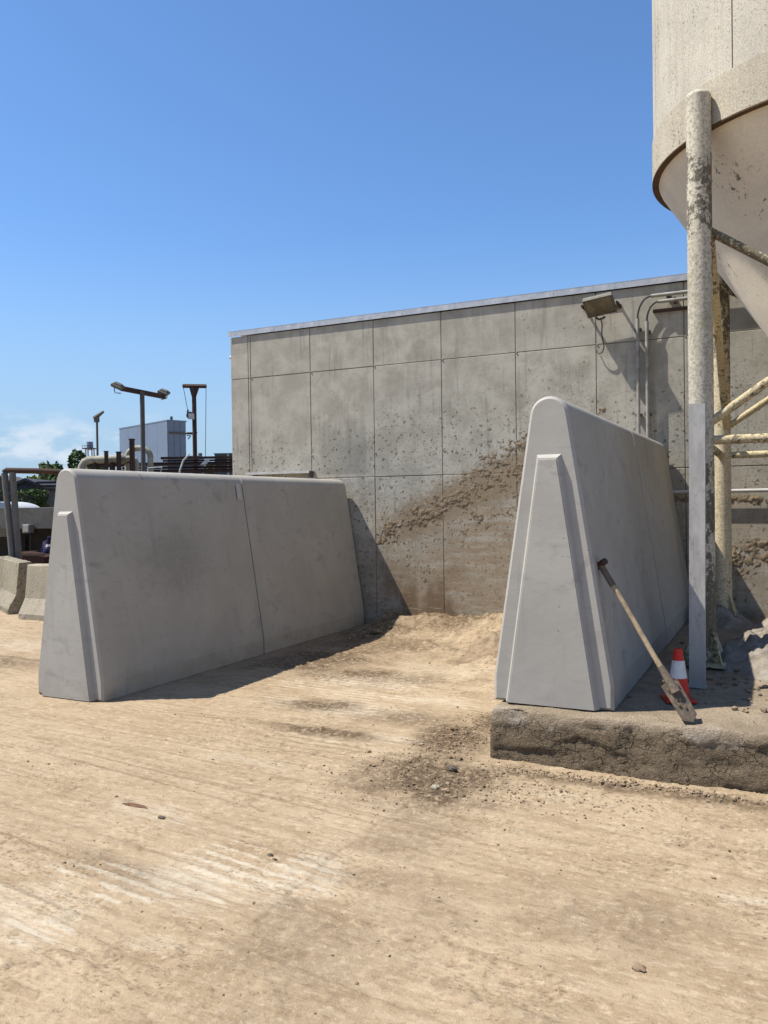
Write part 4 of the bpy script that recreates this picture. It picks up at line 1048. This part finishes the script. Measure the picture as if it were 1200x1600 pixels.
# ================================================================ INDUSTRIAL BACKGROUND
def mast():
    D = 22.; base = spot(226, 760, D); base.z = 0
    o = thing('floodlight_mast', 'T-shaped dark mast carrying two floodlights on a sloping crossarm', 'light mast', base)
    P = lambda x, y, dd=0: spot(x, y, D+dd)-base
    t = P(222, 612)
    part('post', btube([(t.x+.0, t.y, 0), (t.x, t.y, 2), t], .062, 14), M['mast'], o, smooth=True)
    a, b = P(190, 607, -.5), P(257, 620, .9)
    d = b-a; ang = math.atan2(d.y, d.x)
    bm = bmesh.new(); box(bm, (0, 0, 0), (d.length, .12, .12), 0, .01)
    part('crossarm', bm, M['rust'], o, (a+b)/2, rot=(0, -math.asin(d.z/d.length), ang))
    for (x, y, dd, tl, sgn) in ((184, 603, -.6, .45, -1), (256, 613, .9, .35, 1)):
        p = P(x, y, dd)
        bm = bmesh.new(); Tm = Matrix.Rotation(YAW, 4, 'Z') @ Matrix.Rotation(tl, 4, 'Y') @ Matrix.Rotation(.35, 4, 'X')
        box(bm, (0, 0, 0), (.30, .26, .085), 0, .02, Tm); box(bm, (0, 0, .055), (.2, .16, .04), 0, .01, Tm)
        lamp = part('floodlight', bm, M['lamp'], o, p)
        bm = bmesh.new(); tube(bm, [(.10*sgn*-1, 0, -.20), (.10*sgn, 0, -.17), (.13*sgn, 0, -.02)], .014, 6); part('bracket', bm, M['mast'], lamp)
        part('glass', box(bmesh.new(), (0, 0, -.046), (.25, .21, .006), 0, 0, Tm), M['glass'], lamp)
mast()
def lamp():
    D = 34.; base = spot(152, 760, D); base.z = 0
    o = thing('lamp_post', 'slim grey lamp post with one tilted lamp head above the trees', 'lamp post', base)
    P = lambda x, y: spot(x, y, D)-base
    t = P(151.5, 658)
    part('post', btube([(t.x, t.y, 0), t], .045, 10), M['mast'], o, smooth=True)
    part('mount', bbox(P(151, 656), (.2, .12, .2)), M['mast'], o)
    p, q = P(147, 654), P(162, 643)
    part('lamp_head', btube([p, p*.5+q*.5, q], .07, 8, radii=[.10, .08, .05]), M['mast'], o)
lamp()
def pulley():
    D = 26.; base = spot(305, 760, D); base.z = 0
    o = thing('pulley_post', 'rusty T-topped hoist post with hanging cables and a winch drum', 'hoist post', base)
    P = lambda x, y, dd=0: spot(x, y, D+dd)-base
    t = P(303, 606)
    part('post', btube([(t.x, t.y, 0), t], .07, 12), M['rust'], o, smooth=True)
    part('top_bar', btube([P(285.5, 603), P(322.5, 603.5)], .065, 4), M['rust'], o)
    bm = bmesh.new(); g = [P(296, 605), P(311, 605), P(306, 620), P(300, 620)]; n = Vector((math.sin(YAW), -math.cos(YAW), 0))*.05
    A = [bm.verts.new(v+n) for v in g]; B = [bm.verts.new(v-n) for v in g]
    for i in range(4): bm.faces.new((A[i], A[(i+1) % 4], B[(i+1) % 4], B[i]))
    bm.faces.new(A); bm.faces.new(B[::-1]); part('gusset', bm, M['rust'], o)
    part('cable', btube([P(286.5, 605), P(293.5, 642)], .009, 6), M['cable'], o)
    part('cable', btube([P(322, 605), P(321, 716)], .009, 6), M['cable'], o)
    dr = part('winch', btube([P(297, 649, -.12), P(297, 649, .12)], .12, 16), M['cable'], o)
    part('winch_cover', bbox(P(299, 650.5, -.16), (.16, .1, .18), YAW), M['board'], dr)
    part('hook', btube([P(294, 640), P(293, 644), P(296, 646)], .03, 6), M['cable'], o)
    part('arm', btube([P(292, 676.5), P(308, 676)], .025, 6), M['rust'], o)
    part('arm', btube([P(292, 680.5), P(298, 681), P(294, 686)], .022, 6), M['rust'], o)
pulley()
def clad():
    D = 70.; cr = spot(264, 790, D); cr.z = 0
    rz = math.radians(-21.5)
    zt = spot(264, 657.5, D).z
    ux, uy = Vector((math.cos(rz), math.sin(rz), 0)), Vector((-math.sin(rz), math.cos(rz), 0))
    def pxof(p):
        v = p-Vector((0, 0, CAMH)); return 600+FOC*v.dot(RGT)/v.dot(_f)
    W = next(w for w in np.arange(1, 30, .05) if pxof(cr-ux*w) <= 190); Dp = next(w for w in np.arange(1, 30, .05) if pxof(cr+uy*w) >= 292)
    o = thing('metal_clad_building', 'tall windowless blue-grey metal clad industrial building far behind the mast', 'building', cr, rz)
    part('body', bbox((-W/2, Dp/2, zt/2), (W-.05, Dp-.05, zt-.05)), M['clad'], o)
    n = 5
    for k in range(n): part('wall_panel', bbox((-W+W*(k+.5)/n, -.02, zt/2), (W/n-.02, .05, zt)), M['clad'], o)
    for k in range(3): part('wall_panel', bbox((.02, Dp*(k+.5)/3, zt/2), (.05, Dp/3-.03, zt)), M['clad'], o)
    part('roof_edge', bbox((-W/2, Dp/2, zt+.04), (W+.14, Dp+.14, .1)), M['clad'], o)
    part('side_rail', bbox((.09, Dp/2+.5, spot(278, 676, D).z), (.08, Dp+1, .14)), M['mast'], o)
    part('roof_vent', btube([(-.6, Dp*.4, zt), (-.6, Dp*.4, zt+.45)], .12, 8), M['mast'], o)
clad()
def pipework():
    D = 24.
    P = lambda x, y, dd=0: spot(x, y, D+dd)
    base = P(170, 740); base.z = 0
    def rel(l): return [q-base for q in l]
    o = thing('pipeline', 'thick mossy cream pipe running level with an elbow at each end', 'pipe', base)
    pts = [P(127, 790), P(127, 738), P(128, 729), P(132, 722), P(140, 718.5), P(160, 718), P(186, 717)]
    part('main_pipe', btube(rel(pts), .115, 14), M['pipe'], o, smooth=True)
    part('reducer', btube(rel([P(184, 717), P(190, 717), P(197, 717)]), .1, 14, radii=[.165, .165, .10]), M['pipe'], o, smooth=True)
    part('branch_pipe', btube(rel([P(196, 717), P(206, 716.5), P(211, 719), P(213, 724), P(213, 745)]), .09, 12), M['pipe'], o, smooth=True)
    part('flange', btube(rel([P(166, 718), P(169, 718)]), .15, 14), M['pipe'], o)
    for x in (150, 176): part('support', bbox(P(x, 760)-base, (.12, .12, 1.6)), M['rust'], o)
    o = thing('arched_pipe', 'short arched cream pipe looping up beside the floodlight mast', 'pipe', base)
    c = P(217, 712, .4)-base
    ax = Vector((math.cos(YAW), math.sin(YAW), 0)); r = .34
    pts = [c-ax*r-Vector((0, 0, .9)), c-ax*r-Vector((0, 0, .1))]+arc(c-ax*.0+Vector((0, 0, -.02)), r, math.pi, 0, 12, ax, (0, 0, .72))+[c+ax*r-Vector((0, 0, .1)), c+ax*r-Vector((0, 0, .9))]
    part('loop', btube(pts, .085, 14), M['pipe'], o, smooth=True)
    part('flange', btube([c-ax*r-Vector((0, 0, .22)), c-ax*r-Vector((0, 0, .15))], .12, 14), M['rust'], o)
    for (x, y0, w, lab) in ((166.5, 706, .09, 'short rusty stub post standing on the thick pipe'), (186, 707, .11, 'stubby rusty post between pipe and arched pipe'), (207, 687, .12, 'taller rusty post rising in front of the arched pipe')):
        q = thing('stub_post', lab, 'post', P(x, 740, -.3), YAW); q.location.z = 0
        h = P(x, y0, -.3).z
        part('stub', bbox((0, 0, h/2), (w, w, h)), M['rust'], q); part('cap', bbox((0, 0, h+.01), (w*1.25, w*1.25, .03)), M['rust'], q)
pipework()
def rack():
    D = 25.; a = spot(150, 760, D); a.z = 0
    ang = YAW
    o = thing('steel_rack', 'long rack of dark rusty steel beams showing above the stickered block', 'steel rack', a, ang)
    rnd = random.Random(9)
    L = 5.0
    for i in range(7):
        y = 715.5+i*3.6; z = spot(290, y, D).z; x0 = (spot(212+rnd.uniform(-30, 10) if i > 1 else 262, y, D)-a).length if False else (2.0 if i < 2 else rnd.uniform(-.6, .9))
        part('beam', bbox(((x0+L)/2, (i % 3)*.22, z), (L-x0, .10, .055 if i % 2 else .075), rnd.uniform(-.01, .01)), M['rust'], o)
    for k in range(9):
        part('upright', bbox((.2+.6*k, .12, 1.28), (.09, .09, 2.56)), M['rust'], o)
    for k in range(12):
        part('cross_bar', bbox((.1+.42*k, .3, 2.70-.05*(k % 3)), (.05, 1.2, .05)), M['rust'], o)
    for k in range(3):
        part('lower_beam', bbox((1.6, .2+.3*k, 2.2+.12*k), (7.5, .09, .07)), M['rust'], o)
rack()
def rails():
    D = 23.
    P = lambda x, y: spot(x, y, D)
    base = P(240, 760); base.z = 0
    o = thing('guard_rail', 'thin white handrail bent over the rusty beams', 'handrail', base)
    part('rail', btube([P(231, 760)-base, P(231, 731)-base, P(253, 730)-base, P(250, 742)-base, P(249, 760)-base], .018, 8), M['board'], o)
    o = thing('guard_rail', 'slanted white pole rising beside the hoist post', 'handrail', base)
    part('rail', btube([P(276, 770)-base, P(281, 735)-base, P(286, 720)-base, P(296, 709)-base], .022, 8), M['board'], o)
    c = P(320, 722)
    o = thing('pale_sheet', 'small tilted pale sheet lying on the rusty beams', 'sheet', c, YAW)
    bm = bmesh.new(); prism(bm, [(-.12, -.07), (.03, -.07), (.14, .07), (.02, .07)], -.02, .02); part('sheet', bm, M['board'], o); part('lip', bbox((-.04, -.03, -.07), (.16, .02, .015)), M['conduit'], o)
    c = spot(352, 760, 40); c.z = 0
    o = thing('container', 'dark teal container just showing beside the wall corner', 'container', c, YAW)
    zt = spot(350, 709.5, 40).z
    part('body', bbox((0, 1.2, zt/2), (1.0, 2.4, zt)), M['container'], o)
    for k in range(5): part('rib', bbox((-.44+.2*k, -.02, zt/2), (.05, .04, zt)), M['board' if k == 3 else 'container'], o)
    part('rim', bbox((0, 1.2, zt+.02), (1.06, 2.46, .05)), M['mast'], o)
    c = spot(276, 725, 33); c.z = 0
    o = thing('roof_unit', 'low grey plant unit behind the foot of the hoist post', 'plant unit', spot(302, 760, 33), YAW); o.location.z = 0
    z2 = spot(300, 713, 33).z
    part('housing', bbox((-.02, 0, z2/2), (.75, .8, z2)), M['clad'], o); part('vent', btube([(.3, 0, z2), (.3, 0, z2+.12)], .08, 8), M['mast'], o)
    D2 = 110.
    b = spot(142, 790, D2); b.z = 0
    o = thing('tank_tower', 'distant grey tank on a railed platform above the dark tree', 'tower', b, YAW)
    z = lambda y: spot(142, y, D2).z
    part('tank', lathe(bmesh.new(), [(.01, z(690)), (.42, z(690.5)), (.42, z(700)), (.3, z(703)), (.01, z(703))], 20), M['clad'], o, smooth=False)
    part('platform', bbox((-.05, 0, z(701)), (1.55, 1.4, .12)), M['mast'], o)
    part('handrail', bbox((-.05, -.7, z(697)), (1.5, .05, .06)), M['mast'], o)
    for k in range(4): part('leg', btube([((k % 2-.5)*1.0, (k//2-.5)*1.0, 0), ((k % 2-.5)*.8, (k//2-.5)*.8, z(701))], .08, 8), M['mast'], o)
    for k in range(5): part('rail_post', bbox((-.75+.35*k, -.7, z(699)), (.04, .04, .36)), M['mast'], o)
rails()
